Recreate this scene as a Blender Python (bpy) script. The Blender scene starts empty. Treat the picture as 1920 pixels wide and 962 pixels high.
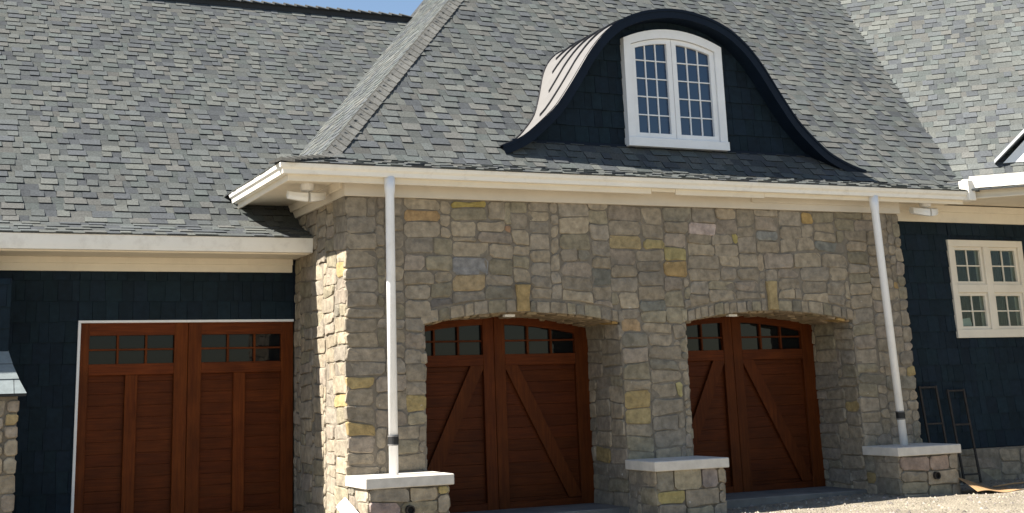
import bpy, math, random
from mathutils import Vector, Matrix
R = math.radians
S2 = math.sqrt(0.5)

# ------------------------------------------------------------------ camera
scene = bpy.context.scene
CAM = Vector((-4.8144, -14.591, 1.4586))
FPX, PPX, PPY = 2441.53, 899.391, 150.304           # focal length and principal point in 1920 x 962 pixels
MR = (Matrix.Rotation(R(-24.285), 3, 'Z') @ Matrix.Rotation(R(103.427), 3, 'X') @ Matrix.Rotation(R(-1.794), 3, 'Z'))
cd = bpy.data.cameras.new('camera'); cam = bpy.data.objects.new('camera', cd)
scene.collection.objects.link(cam)
cam.matrix_world = Matrix.Translation(CAM) @ MR.to_4x4()
cd.sensor_width = 36.0; cd.lens = FPX / 1920 * 36
cd.shift_x = (960 - PPX) / 1920; cd.shift_y = -(481 - PPY) / 1920
cd.clip_start = 0.1; cd.clip_end = 2000
scene.camera = cam
scene.render.resolution_x = 1024; scene.render.resolution_y = 513

# ------------------------------------------------------------------ world, sun, exposure
SUN = Vector((-1.03, 0.12, 1.0)).normalized()
w = bpy.data.worlds.new('World'); scene.world = w; w.use_nodes = True
nt = w.node_tree
bg = nt.nodes['Background']
sky = nt.nodes.new('ShaderNodeTexSky'); sky.sky_type = 'NISHITA'; sky.sun_disc = False
sky.sun_elevation = math.asin(SUN.z); sky.sun_rotation = math.atan2(SUN.x, SUN.y)
sky.air_density = 1.0; sky.dust_density = 0.2; sky.ozone_density = 1.0
nt.links.new(sky.outputs[0], bg.inputs[0]); bg.inputs[1].default_value = 0.05
sl = bpy.data.lights.new('sun', 'SUN'); sl.energy = 5.0; sl.angle = R(0.53); sl.color = (1.0, 0.95, 0.87)
so = bpy.data.objects.new('sun', sl); scene.collection.objects.link(so)
so.rotation_euler = SUN.to_track_quat('Z', 'Y').to_euler()
scene.view_settings.view_transform = 'Standard'; scene.view_settings.look = 'None'
scene.view_settings.exposure = 1.7; scene.view_settings.gamma = 1.0

# ------------------------------------------------------------------ dimensions read off the photograph (metres)
W, ZF, D = 8.268, 3.748, 2.169                       # stone front: width, frieze underside, step back to the left wing
A1, A2, A3, A4 = 0.946, 3.615, 4.58, 7.288           # jambs of the two arched openings
ZSP, ZAP, Q = 2.2515, 2.389, 0.877                   # arch spring, arch crown, depth of the doors
PP, ZC = 0.661, 0.58                                 # pier projection, cap top
XE, YE, ZE = -0.917, -0.40, 4.05                     # main eave corner (outer gutter lip)
KF, BF, BS = 1.0406, 3.905, 4.443                    # main roof: z = BF + KF*Y, side slope: z = BS + KF*X
DK = 0.741                                           # where the bell-cast starts
WY0, WZ0, WYK, WZK, WM = 1.28, 3.40, 1.88, 3.62, 0.87
WYR = 7.15
RW0, RZ0, RWK, RM, RWB, RZB = 6.31, 4.27, 7.40, 1.083, 8.367, 5.456
YB = 0.30                                            # blue wall on the right
col = scene.collection
rng = random.Random(7)

# ------------------------------------------------------------------ helpers
def proj(p):
    v = MR.transposed() @ (Vector(p) - CAM)
    if v.z > -0.1: return None
    return (PPX + FPX * v.x / -v.z, PPY - FPX * v.y / -v.z)
def seen(pts):
    q = [proj(p) for p in pts]
    if any(a is None for a in q): return 0.0
    cx = sum(a[0] for a in q) / len(q); cy = sum(a[1] for a in q) / len(q)
    if not (-15 < cx < 1935 and -15 < cy < 977): return 0.0
    s = 0
    for i in range(len(q)):
        x0, y0 = q[i]; x1, y1 = q[(i + 1) % len(q)]
        s += x0 * y1 - x1 * y0
    return abs(s) / 2

def mesh(name, V, F, mat, parent=None, colr=None, smooth=False, origin=None, kind=None, label=None):
    """one mesh object; colr is one colour or a list with one colour per face"""
    if origin is None: o = Vector((0, 0, 0))
    elif origin == 'c':
        o = Vector((0, 0, 0))
        for v in V: o += Vector(v)
        o /= len(V)
    else: o = Vector(origin)
    me = bpy.data.meshes.new(name)
    me.from_pydata([tuple(Vector(v) - o) for v in V], [], F)
    if smooth: me.polygons.foreach_set('use_smooth', [True] * len(me.polygons))
    if colr is not None:
        at = me.color_attributes.new('tint', 'FLOAT_COLOR', 'CORNER')
        d = []
        many = isinstance(colr, list)
        for i, p in enumerate(me.polygons):
            c = colr[i] if many else colr
            d += [c[0], c[1], c[2], 1.0] * len(p.vertices)
        at.data.foreach_set('color', d)
    if mat: me.materials.append(mat)
    ob = bpy.data.objects.new(name, me); col.objects.link(ob)
    ob.location = o
    if parent is not None:
        ob.parent = parent
    if kind: ob['kind'] = kind
    if label: ob['label'] = label
    return ob

BOXF = [(0, 3, 2, 1), (4, 5, 6, 7), (0, 1, 5, 4), (1, 2, 6, 5), (2, 3, 7, 6), (3, 0, 4, 7)]
def boxv(x0, x1, y0, y1, z0, z1):
    return [(x0, y0, z0), (x1, y0, z0), (x1, y1, z0), (x0, y1, z0), (x0, y0, z1), (x1, y0, z1), (x1, y1, z1), (x0, y1, z1)]
def bevbox(x0, x1, y0, y1, z0, z1, b=0.006):
    """box with chamfered edges"""
    V = []; idx = {}
    for i, x in enumerate((x0, x1)):
        for j, y in enumerate((y0, y1)):
            for k, z in enumerate((z0, z1)):
                sx, sy, sz = (1 - 2 * i) * b, (1 - 2 * j) * b, (1 - 2 * k) * b
                for a, v in enumerate(((x, y + sy, z + sz), (x + sx, y, z + sz), (x + sx, y + sy, z))):
                    idx[(i, j, k, a)] = len(V); V.append(v)
    F = []
    g = lambda *t: idx[t]
    for i in (0, 1): F.append([g(i, 0, 0, 0), g(i, 1, 0, 0), g(i, 1, 1, 0), g(i, 0, 1, 0)][::(-1 if i == 0 else 1)])
    for j in (0, 1): F.append([g(0, j, 0, 1), g(1, j, 0, 1), g(1, j, 1, 1), g(0, j, 1, 1)][::(1 if j == 0 else -1)])
    for k in (0, 1): F.append([g(0, 0, k, 2), g(1, 0, k, 2), g(1, 1, k, 2), g(0, 1, k, 2)][::(-1 if k == 0 else 1)])
    for i in (0, 1):
        for j in (0, 1):
            f = [g(i, j, 0, 0), g(i, j, 1, 0), g(i, j, 1, 1), g(i, j, 0, 1)]; F.append(f if (i + j) % 2 else f[::-1])
    for i in (0, 1):
        for k in (0, 1):
            f = [g(i, 0, k, 0), g(i, 1, k, 0), g(i, 1, k, 2), g(i, 0, k, 2)]; F.append(f if (i + k) % 2 == 0 else f[::-1])
    for j in (0, 1):
        for k in (0, 1):
            f = [g(0, j, k, 1), g(1, j, k, 1), g(1, j, k, 2), g(0, j, k, 2)]; F.append(f if (j + k) % 2 else f[::-1])
    for i in (0, 1):
        for j in (0, 1):
            for k in (0, 1):
                f = [g(i, j, k, 0), g(i, j, k, 1), g(i, j, k, 2)]; F.append(f if (i + j + k) % 2 else f[::-1])
    return V, F
def box(name, x0, x1, y0, y1, z0, z1, mat, parent=None, b=0.005, **kw):
    V, F = bevbox(x0, x1, y0, y1, z0, z1, b)
    return mesh(name, V, F, mat, parent, origin=kw.pop('origin', 'c'), **kw)
def tube(P, r, n=16, cap=True):
    """tube along points P, r a number or list"""
    V, F = [], []
    for i, p in enumerate(P):
        p = Vector(p)
        t = (Vector(P[min(i + 1, len(P) - 1)]) - Vector(P[max(i - 1, 0)])).normalized()
        a = t.cross(Vector((0, 0, 1)))
        if a.length < 1e-3: a = Vector((1, 0, 0))
        a.normalize(); b = t.cross(a)
        rr = r[i] if isinstance(r, (list, tuple)) else r
        for k in range(n):
            c = 2 * math.pi * k / n
            V.append(tuple(p + rr * (math.cos(c) * a + math.sin(c) * b)))
    for i in range(len(P) - 1):
        for k in range(n):
            k2 = (k + 1) % n
            F.append((i * n + k, i * n + k2, (i + 1) * n + k2, (i + 1) * n + k))
    if cap:
        F.append(tuple(range(n))[::-1]); F.append(tuple((len(P) - 1) * n + k for k in range(n)))
    return V, F
def sweep(profile, path, outs):
    """profile: (out, z) points, closed; path: (x, y) corners; outs: outward vector at each corner (mitred)"""
    V, F = [], []; n = len(profile)
    for (x, y), (ox, oy) in zip(path, outs):
        for o, z in profile: V.append((x + o * ox, y + o * oy, z))
    for i in range(len(path) - 1):
        for k in range(n):
            k2 = (k + 1) % n
            F.append((i * n + k, (i + 1) * n + k, (i + 1) * n + k2, i * n + k2))
    F.append(tuple(range(n))); F.append(tuple((len(path) - 1) * n + k for k in range(n))[::-1])
    return V, F
def tri_prism(poly, ext):
    """poly: list of 3-d points; ext: extrusion vector"""
    n = len(poly); e = Vector(ext)
    V = [tuple(p) for p in poly] + [tuple(Vector(p) + e) for p in poly]
    F = [tuple(range(n)), tuple(range(2 * n - 1, n - 1, -1))]
    for k in range(n):
        k2 = (k + 1) % n
        F.append((k, k + n, k2 + n, k2))
    return V, F
def thing(name, label, cat, loc=(0, 0, 0), group=None):
    o = bpy.data.objects.new(name, None); col.objects.link(o); o.location = loc
    o['label'] = label; o['category'] = cat
    if group: o['group'] = group
    return o
def part_empty(name, parent, label=None):
    o = bpy.data.objects.new(name, None); col.objects.link(o); o.parent = parent
    if label: o['label'] = label
    return o

# ------------------------------------------------------------------ materials
def new_mat(name):
    m = bpy.data.materials.new(name); m.use_nodes = True
    return m, m.node_tree, m.node_tree.nodes['Principled BSDF']
def coords(t):
    g = t.nodes.new('ShaderNodeNewGeometry'); return g.outputs['Position']
def noise(t, vec, scale, detail=4, rough=0.6):
    n = t.nodes.new('ShaderNodeTexNoise'); n.inputs['Scale'].default_value = scale
    n.inputs['Detail'].default_value = detail; n.inputs['Roughness'].default_value = rough
    t.links.new(vec, n.inputs['Vector']); return n.outputs['Fac']
def ramp(t, fac, a, b, va, vb):
    r = t.nodes.new('ShaderNodeMapRange'); r.inputs['From Min'].default_value = a; r.inputs['From Max'].default_value = b
    r.inputs['To Min'].default_value = va; r.inputs['To Max'].default_value = vb
    t.links.new(fac, r.inputs['Value']); return r.outputs['Result']
def mul(t, colr, fac):
    m = t.nodes.new('ShaderNodeVectorMath'); m.operation = 'SCALE'
    t.links.new(colr, m.inputs[0]); t.links.new(fac, m.inputs['Scale']); return m.outputs[0]
def bump(t, bs, h, strength, dist):
    b = t.nodes.new('ShaderNodeBump'); b.inputs['Strength'].default_value = strength; b.inputs['Distance'].default_value = dist
    t.links.new(h, b.inputs['Height']); t.links.new(b.outputs[0], bs.inputs['Normal'])
def stretched(t, sx, sy, sz):
    m = t.nodes.new('ShaderNodeMapping'); m.inputs['Scale'].default_value = (sx, sy, sz)
    t.links.new(coords(t), m.inputs['Vector']); return m.outputs[0]
def tint_mat(name, rough, n1, lo1, hi1, n2, lo2, hi2, bs=0.4, bd=0.01, bscale=30, spec=0.3, blotch=None):
    """colour from the piece's own tint, broken up by two noises"""
    m, t, p = new_mat(name)
    a = t.nodes.new('ShaderNodeAttribute'); a.attribute_name = 'tint'
    v = coords(t)
    c = mul(t, a.outputs['Color'], ramp(t, noise(t, v, n1, 5), .3, .7, lo1, hi1))
    c = mul(t, c, ramp(t, noise(t, v, n2, 3), .3, .7, lo2, hi2))
    if blotch:
        mx = t.nodes.new('ShaderNodeMix'); mx.data_type = 'RGBA'
        t.links.new(ramp(t, noise(t, v, blotch[1], 4, .7), blotch[2], blotch[2] + .03, 0, .8), mx.inputs[0])
        t.links.new(c, mx.inputs[6]); mx.inputs[7].default_value = (*blotch[0], 1); c = mx.outputs[2]
    t.links.new(c, p.inputs['Base Color'])
    p.inputs['Roughness'].default_value = rough; p.inputs['Specular IOR Level'].default_value = spec
    bump(t, p, noise(t, v, bscale, 6, .65), bs, bd)
    return m
def plain_mat(name, c, rough, n1=3, lo=.9, hi=1.08, spec=0.4, metal=0.0, bs=0.0, bscale=60, bd=.003, dirt=None):
    m, t, p = new_mat(name)
    v = coords(t)
    rgb = t.nodes.new('ShaderNodeRGB'); rgb.outputs[0].default_value = (*c, 1)
    o = mul(t, rgb.outputs[0], ramp(t, noise(t, v, n1, 5), .3, .7, lo, hi))
    if dirt:
        mx = t.nodes.new('ShaderNodeMix'); mx.data_type = 'RGBA'
        t.links.new(ramp(t, noise(t, v, dirt[1], 6, .7), .52, .72, 0, dirt[2]), mx.inputs[0])
        t.links.new(o, mx.inputs[6]); mx.inputs[7].default_value = (*dirt[0], 1); o = mx.outputs[2]
    t.links.new(o, p.inputs['Base Color'])
    p.inputs['Roughness'].default_value = rough; p.inputs['Specular IOR Level'].default_value = spec
    p.inputs['Metallic'].default_value = metal
    if bs: bump(t, p, noise(t, v, bscale, 5), bs, bd)
    return m
def wood_mat(name, c0, c1, vertical):
    m, t, p = new_mat(name)
    v = stretched(t, 26, 26, 1.6) if vertical else stretched(t, 1.8, 26, 40)
    f = noise(t, v, 1.6, 7, .7)
    cr = t.nodes.new('ShaderNodeValToRGB')
    cr.color_ramp.elements[0].position = .3; cr.color_ramp.elements[0].color = (*c0, 1)
    cr.color_ramp.elements[1].position = .7; cr.color_ramp.elements[1].color = (*c1, 1)
    t.links.new(f, cr.inputs[0])
    a = t.nodes.new('ShaderNodeAttribute'); a.attribute_name = 'tint'
    mx = t.nodes.new('ShaderNodeMix'); mx.data_type = 'RGBA'; mx.blend_type = 'MULTIPLY'; mx.inputs[0].default_value = 1
    t.links.new(cr.outputs[0], mx.inputs[6]); t.links.new(a.outputs['Color'], mx.inputs[7])
    c = mul(t, mx.outputs[2], ramp(t, noise(t, coords(t), 2.2, 3), .3, .7, .8, 1.2))
    t.links.new(c, p.inputs['Base Color'])
    p.inputs['Roughness'].default_value = .6; p.inputs['Specular IOR Level'].default_value = .12
    bump(t, p, f, .25, .003)
    return m

M_shingle = tint_mat('asphalt_shingle', .95, 45, .72, 1.28, 1.1, .9, 1.1, .6, .005, 200, .15)
M_stone = tint_mat('split_limestone', .9, 11, .68, 1.3, .75, .84, 1.14, .85, .018, 24, .25, blotch=((.5, .47, .42), 6.5, .70))
M_mortar = plain_mat('mortar', (.195, .168, .132), .95, 9, .75, 1.2, .2, bs=.6, bscale=45, bd=.01)
M_deck = plain_mat('roof_felt', (.03, .032, .034), .95)
M_cream = plain_mat('cream_trim', (.74, .67, .55), .55, 2.2, .94, 1.05, .35, dirt=((.5, .43, .33), 5, .25))
M_gutter = plain_mat('gutter_aluminium', (.80, .765, .69), .38, 1.6, .95, 1.04, .5, dirt=((.5, .45, .38), 5, .4))
M_white = plain_mat('white_paint', (.80, .80, .79), .45, 3, .95, 1.03, .4, dirt=((.55, .53, .48), 7, .15))
M_pvc = plain_mat('white_pvc', (.80, .80, .80), .35, 2, .95, 1.03, .5, dirt=((.5, .46, .4), 6, .25))
M_siding = tint_mat('navy_shingle_siding', .8, 14, .75, 1.25, 2, .85, 1.15, .3, .003, 90, .18)
M_navy = plain_mat('navy_fascia', (.005, .0105, .021), .6, 5, .85, 1.15, .15)
M_metal = plain_mat('standing_seam_metal', (.165, .157, .15), .5, 4, .92, 1.06, .4, .2, bs=.05, bscale=4, bd=.02)
M_seam = plain_mat('seam_metal', (.022, .021, .022), .5, 4, .9, 1.1, .4)
M_dark = plain_mat('black_rubber', (.012, .012, .012), .6)
M_limecap = plain_mat('cast_stone_cap', (.56, .52, .46), .8, 7, .86, 1.1, .25, bs=.25, bscale=70, bd=.004)
M_concrete = plain_mat('concrete', (.17, .16, .145), .9, 3, .7, 1.2, .25, bs=.3, bscale=40, dirt=((.15, .14, .13), 3, .5))
M_woodv = wood_mat('stained_wood_vertical', (.070, .0145, .003), (.142, .036, .0065), True)
M_woodh = wood_mat('stained_wood_horizontal', (.042, .009, .0022), (.098, .0235, .0046), False)
M_black = plain_mat('dark_interior', (.006, .006, .007), .9)
M_card = plain_mat('cardboard', (.36, .22, .11), .85, 6, .85, 1.12, .2)
M_rust = plain_mat('rusty_steel', (.026, .020, .016), .7, 18, .6, 1.4, .4, bs=.3)
M_paper = plain_mat('paper', (.55, .56, .48), .8)
M_curtain = plain_mat('curtain', (.028, .028, .02), .9, 20, .8, 1.2)
M_rock = tint_mat('rubble_stone', .9, 9, .75, 1.25, 50, .85, 1.15, .8, .02, 22, .25)
def glass_mat(name='dark_window_glass', c=(.006, .007, .008), sp=.2):
    m, t, p = new_mat(name)
    p.inputs['Base Color'].default_value = (*c, 1); p.inputs['Roughness'].default_value = .02
    p.inputs['IOR'].default_value = 1.52; p.inputs['Specular IOR Level'].default_value = sp
    bump(t, p, noise(t, coords(t), 1.3, 2), .04, .01)
    return m
M_glass = glass_mat()
M_glassd = glass_mat('sky_reflection_glass', (.006, .026, .068), .8)  # sky reflection painted into the dormer panes as a blue base colour
def clear_mat():
    m, t, p = new_mat('clear_window_glass')
    out = t.nodes['Material Output']
    tr = t.nodes.new('ShaderNodeBsdfTransparent'); tr.inputs[0].default_value = (.85, .9, .88, 1)
    gl = t.nodes.new('ShaderNodeBsdfGlossy'); gl.inputs['Roughness'].default_value = .02
    fr = t.nodes.new('ShaderNodeFresnel'); fr.inputs[0].default_value = 1.22
    mx = t.nodes.new('ShaderNodeMixShader')
    t.links.new(fr.outputs[0], mx.inputs[0]); t.links.new(tr.outputs[0], mx.inputs[1]); t.links.new(gl.outputs[0], mx.inputs[2])
    t.links.new(mx.outputs[0], out.inputs['Surface'])
    return m
M_clear = clear_mat()
def ground_mat():
    m, t, p = new_mat('pale_gravel')
    v = coords(t)
    rgb = t.nodes.new('ShaderNodeRGB'); rgb.outputs[0].default_value = (.34, .295, .225, 1)
    vo = t.nodes.new('ShaderNodeTexVoronoi'); vo.inputs['Scale'].default_value = 38; t.links.new(v, vo.inputs['Vector'])
    c = mul(t, rgb.outputs[0], ramp(t, vo.outputs['Distance'], 0, .7, 1.12, .6))
    c = mul(t, c, ramp(t, noise(t, v, 1.7, 8, .7), .3, .7, .68, 1.2))
    t.links.new(c, p.inputs['Base Color']); p.inputs['Roughness'].default_value = .95; p.inputs['Specular IOR Level'].default_value = .2
    bump(t, p, vo.outputs['Distance'], .8, .02)
    return m
M_ground = ground_mat()

# ------------------------------------------------------------------ ground
def gz(x, y):
    n = .012 * math.sin(x * 2.1 + y) + .010 * math.sin(y * 3.3 - x * 1.4) + .006 * math.sin(x * 7 + y * 5)
    s = -0.068 + .010 * max(-3, min(6, x - 4.6))
    k = max(0, 1 - max(0, abs(x - 3) - 9) / 6) * max(0, 1 - max(0, abs(y + 3) - 9) / 6)
    return s * k - .1 * (1 - k) + n * k
xs = [-400, -150, -60, -25, -14] + [-10 + .22 * i for i in range(110)] + [15, 20, 40, 90, 200, 400]
ys = [-400, -150, -60, -30, -20, -14, -10, -7, -5.5] + [-4.5 + .2 * i for i in range(34)] + [3, 6, 12, 30, 80, 200, 400]
V = [(x, y, gz(x, y)) for y in ys for x in xs]; n = len(xs)
F = [(j * n + i, j * n + i + 1, (j + 1) * n + i + 1, (j + 1) * n + i) for j in range(len(ys) - 1) for i in range(n - 1)]
mesh('ground', V, F, M_ground, kind='structure', smooth=True)
# loose gravel stones
V, F, CC = [], [], []
for i in range(5200):
    x = rng.uniform(-3, 11); y = rng.uniform(-3.4, .25)
    if -.75 < y and (-.05 < x < A1 + .05 or A2 - .05 < x < A3 + .05 or A4 - .05 < x < 8.35): continue
    r = rng.choice((.008, .011, .014, .02, .028)) * rng.uniform(.7, 1.3); z = gz(x, y) + r * .25
    b = len(V)
    for dx, dy, dz in ((1, 0, 0), (0, 1, 0), (-1, 0, 0), (0, -1, 0), (0, 0, 1)):
        V.append((x + dx * r * rng.uniform(.7, 1.3), y + dy * r * rng.uniform(.7, 1.3), z + dz * r * .8 - .3 * r))
    f = [(0, 1, 4), (1, 2, 4), (2, 3, 4), (3, 0, 4)]
    F += [tuple(b + q for q in g) for g in f]
    g = rng.uniform(.10, .34); CC += [(g, g * rng.uniform(.84, .92), g * rng.uniform(.64, .8))] * 4
mesh('gravel', V, F, M_rock, colr=CC, kind='stuff', label='loose pale gravel strewn over the ground before the garage')
for xa, xb in ((A1 - .3, A2 + .3), (A3 - .3, A4 + .3)):
    V, F = bevbox(xa, xb, .02, Q + .6, -.35, 0.018, .012)
    mesh('garage_slab', V, F, M_concrete, kind='structure')

# ------------------------------------------------------------------ the house
house = thing('house', 'large house with stone garage front, grey shingle roofs and eyebrow dormer', 'house')

# ---------- stones
GREYS = [(.245, .212, .168), (.235, .205, .165), (.26, .222, .172), (.225, .2, .168), (.24, .206, .172), (.25, .218, .178), (.225, .2, .15), (.275, .235, .18)]
YELLOW = [(.325, .247, .125), (.325, .235, .11), (.34, .265, .145)]
def stone_tint(r):
    q = r.random()
    if q < .008: c = (.34, .26, .13); k = r.uniform(.8, 1.0)
    elif q < .04: c = (.19, .175, .145); k = r.uniform(.9, 1.15)
    elif q < .06: c = (.30, .25, .19); k = r.uniform(.95, 1.15)
    else: c = r.choice(GREYS); k = r.uniform(.9, 1.2)
    return (c[0] * k * 1.03, c[1] * k, c[2] * k * .93)
def stone_mesh(r, outline, frame, depth, back=.05, gap=.009):
    """outline: (a,b) points counter-clockwise seen from outside; frame: (origin, ua, ub, n)"""
    o, ua, ub, n = frame
    cx = sum(p[0] for p in outline) / len(outline); cy = sum(p[1] for p in outline) / len(outline)
    V = []; m = len(outline)
    tilt = (r.uniform(-.012, .012), r.uniform(-.012, .012))
    for k in range(3):
        for (a, b) in outline:
            da, db = a - cx, b - cy; L = math.hypot(da, db) + 1e-6
            if k == 0: s, h = gap, -back
            elif k == 1: s, h = gap * .8, depth * .55
            else: s, h = gap + .005 + r.uniform(0, .006), depth + r.uniform(-.004, .004) + (tilt[0] * da + tilt[1] * db) / .2
            f = max(.3, 1 - s * 1.25 / L)
            V.append(tuple(o + ua * (cx + da * f) + ub * (cy + db * f) + n * h))
    c = (cx + r.uniform(-.03, .03), cy + r.uniform(-.02, .02))
    V.append(tuple(o + ua * c[0] + ub * c[1] + n * (depth + r.uniform(-.004, .009))))
    F = []
    for k in range(2):
        for i in range(m):
            j = (i + 1) % m
            F.append((k * m + i, k * m + j, (k + 1) * m + j, (k + 1) * m + i))
    for i in range(m): F.append((2 * m + i, 2 * m + (i + 1) % m, 3 * m))
    return V, F
SIZES = [(9, 3), (10, 3), (8, 3), (10, 4), (5, 4), (3, 5), (5, 3), (6, 3), (7, 3), (8, 3), (5, 3), (6, 3), (4, 2), (5, 2), (6, 2), (7, 2), (3, 2), (4, 3), (3, 3), (2, 3), (2, 4), (6, 4), (8, 4), (7, 2), (3, 4)]
def hash2(i, j, s):
    q = random.Random(i * 7919 + j * 104729 + s * 31); return q.random() - .5, q.random() - .5
def pack(r, ga, gb, blocked, sizes=SIZES):
    """rectangles of grid cells; ga, gb are the grid lines"""
    na, nb = len(ga) - 1, len(gb) - 1
    occ = [[blocked((ga[i] + ga[i + 1]) / 2, (gb[j] + gb[j + 1]) / 2) for i in range(na)] for j in range(nb)]
    out = []
    for j in range(nb):
        for i in range(na):
            if occ[j][i]: continue
            best = None
            for t in range(10):
                w_, h_ = r.choice(sizes)
                ww = 0
                while ww < w_ and i + ww < na and not occ[j][i + ww]: ww += 1
                # do not leave a one-cell sliver
                k = i + ww
                if k < na and not occ[j][k] and (k + 1 >= na or occ[j][k + 1]): ww += 1
                hh = 0
                while hh < h_ and j + hh < nb and not any(occ[j + hh][i + q] for q in range(ww)): hh += 1
                if hh == 0: continue
                if j + hh == nb - 1 and not any(occ[nb - 1][i + q] for q in range(ww)): hh += 1
                score = ww * hh - (6 if ww < 2 else 0) - (5 if hh < 2 else 0) - (3 if hh > ww else 0) + r.uniform(0, 14)
                if best is None or score > best[0]: best = (score, ww, hh)
            _, ww, hh = best
            for q in range(hh):
                for p in range(ww): occ[j + q][i + p] = True
            out.append((i, i + ww, j, j + hh))
    return out
def rect_outline(r, rc, ga, gb, seed, jit, edge=lambda a, b: 1.0):
    i0, i1, j0, j1 = rc
    def pt(i, j):
        a, b = ga[i], gb[j]; h = hash2(i, j, seed); e = edge(a, b)
        wob = .014 * math.sin(a * 2.3 + b * 4.1 + seed) + .009 * math.sin(a * 5.1 - b * 2 + seed)
        return (a + h[0] * jit * 2 * e, b + (h[1] * jit * 2 + wob) * e)
    A, B, C, E_ = pt(i0, j0), pt(i1, j0), pt(i1, j1), pt(i0, j1)
    out = []
    cs = [A, B, C, E_]
    for k in range(4):
        p, q, s = cs[k], cs[(k + 1) % 4], cs[k - 1]
        w_ = math.dist(p, q); v_ = math.dist(p, s)
        c1 = r.uniform(.010, .05); c1 = min(c1, w_ * .35, v_ * .35)
        out.append((p[0] + (s[0] - p[0]) / v_ * c1, p[1] + (s[1] - p[1]) / v_ * c1))
        out.append((p[0] + (q[0] - p[0]) / w_ * c1, p[1] + (q[1] - p[1]) / w_ * c1))
        if w_ > .22:
            f = r.uniform(.35, .65); nx, ny = -(q[1] - p[1]) / w_, (q[0] - p[0]) / w_
            d = r.uniform(-.010, .010)
            out.append((p[0] + (q[0] - p[0]) * f + nx * d, p[1] + (q[1] - p[1]) * f + ny * d))
    return out
def lines(*stops, unit=.048):
    g = [stops[0]]
    for a, b in zip(stops, stops[1:]):
        k = max(1, round((b - a) / unit))
        g += [a + (b - a) * i / k for i in range(1, k + 1)]
    return g
def lay(parent, items, name='stone', limit=300):
    """items: (V, F, tint); the largest in view become pieces, the rest one joined part"""
    items = sorted(items, key=lambda it: -it[3])
    for V, F, c, a in items[:limit]: mesh(name, V, F, M_stone, parent, c, origin='c')
    if len(items) > limit:
        VV, FF, CC = [], [], []
        for V, F, c, a in items[limit:]:
            b = len(VV); VV += V; FF += [tuple(q + b for q in f) for f in F]; CC += [c] * len(F)
        mesh(name + '_remainder', VV, FF, M_stone, parent, CC, kind='stuff')
def wall_items(seed, frame, ga, gb, blocked=lambda a, b: False, clip=None, jit=.021, depth=(.006, .020), edge=lambda a, b: 1.0, tints=None, sizes=SIZES):
    r = random.Random(seed); items = []
    o, ua, ub, n = frame
    for rc in pack(r, ga, gb, blocked, sizes):
        ol = rect_outline(r, rc, ga, gb, seed, jit, edge)
        if clip:
            ol = clip(ol)
            if not ol: continue
        V, F = stone_mesh(r, ol, frame, r.uniform(*depth))
        ca = sum(p[0] for p in ol) / len(ol); cb = sum(p[1] for p in ol) / len(ol)
        items.append([V, F, stone_tint(r), seen([tuple(o + ua * a + ub * b) for a, b in ol]), ca, cb, (max(p[0] for p in ol) - min(p[0] for p in ol)) * (max(p[1] for p in ol) - min(p[1] for p in ol))])
    if tints:
        for ta, tb, c in tints:
            it = min(items, key=lambda q: (q[4] - ta) ** 2 + ((q[5] - tb) * 1.3) ** 2 + max(0, q[6] - .045) * .5)
            it[2] = tuple(k * r.uniform(.92, 1.08) for k in c)
    return [tuple(q[:4]) for q in items]

# arch geometry
HW = (A2 - A1) / 2
RAD = (HW * HW + (ZAP - ZSP) ** 2) / (2 * (ZAP - ZSP))
OPEN = ((A1, A2), (A3, A4))
def arch(x, xa, xb):
    c = (xa + xb) / 2; h = (xb - xa) / 2
    rad = (h * h + (ZAP - ZSP) ** 2) / (2 * (ZAP - ZSP))
    return ZAP - rad + math.sqrt(max(0, rad * rad - (x - c) ** 2))
RING = .165
def opening_of(x, m=0.0):
    for xa, xb in OPEN:
        if xa - m < x < xb + m: return xa, xb
    return None

# backing wall with mortar colour: front, jambs, arch undersides
V, F = [], []
def quad(a, b, c, d):
    k = len(V); V.extend([a, b, c, d]); F.append((k, k + 1, k + 2, k + 3))
ZG = -.5
for xa, xb in ((0, A1), (A2, A3), (A4, W)): quad((xa, 0, ZG), (xb, 0, ZG), (xb, 0, ZF + .2), (xa, 0, ZF + .2))
for xa, xb in OPEN:
    N = 16
    for i in range(N):
        x0 = xa + (xb - xa) * i / N; x1 = xa + (xb - xa) * (i + 1) / N
        z0, z1 = arch(x0, xa, xb), arch(x1, xa, xb)
        quad((x0, 0, z0), (x1, 0, z1), (x1, 0, ZF + .2), (x0, 0, ZF + .2))
        quad((x0, 0, z0), (x0, Q + .15, z0), (x1, Q + .15, z1), (x1, 0, z1))
    quad((xa, 0, ZG), (xa, 0, ZSP), (xa, Q + .15, ZSP), (xa, Q + .15, ZG))
    quad((xb, 0, ZG), (xb, Q + .15, ZG), (xb, Q + .15, ZSP), (xb, 0, ZSP))
quad((W, 0, ZG), (W, 1.2, ZG), (W, 1.2, ZF + .2), (W, 0, ZF + .2))
front_wall = mesh('stone_wall', V, F, M_mortar, house, label='shaded stone front wall with two arched garage openings')
X_, Y_, Z_ = Vector((1, 0, 0)), Vector((0, 1, 0)), Vector((0, 0, 1)); O_ = Vector((0, 0, 0))
KEY = ((2.255, .185, .34), (5.975, .165, .40))
def ring_top(x):
    op = opening_of(x, .055)
    if not op: return None
    xx = min(max(x, op[0]), op[1])
    return arch(xx, *op) + RING
def fblocked(a, b):
    op = opening_of(a)
    if op and b < arch(a, *op) + RING * .6: return True
    for (kx, kw, kh) in KEY:
        if abs(a - kx) < kw / 2 + .01 and b < ZAP + kh: return True
    return False
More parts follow.
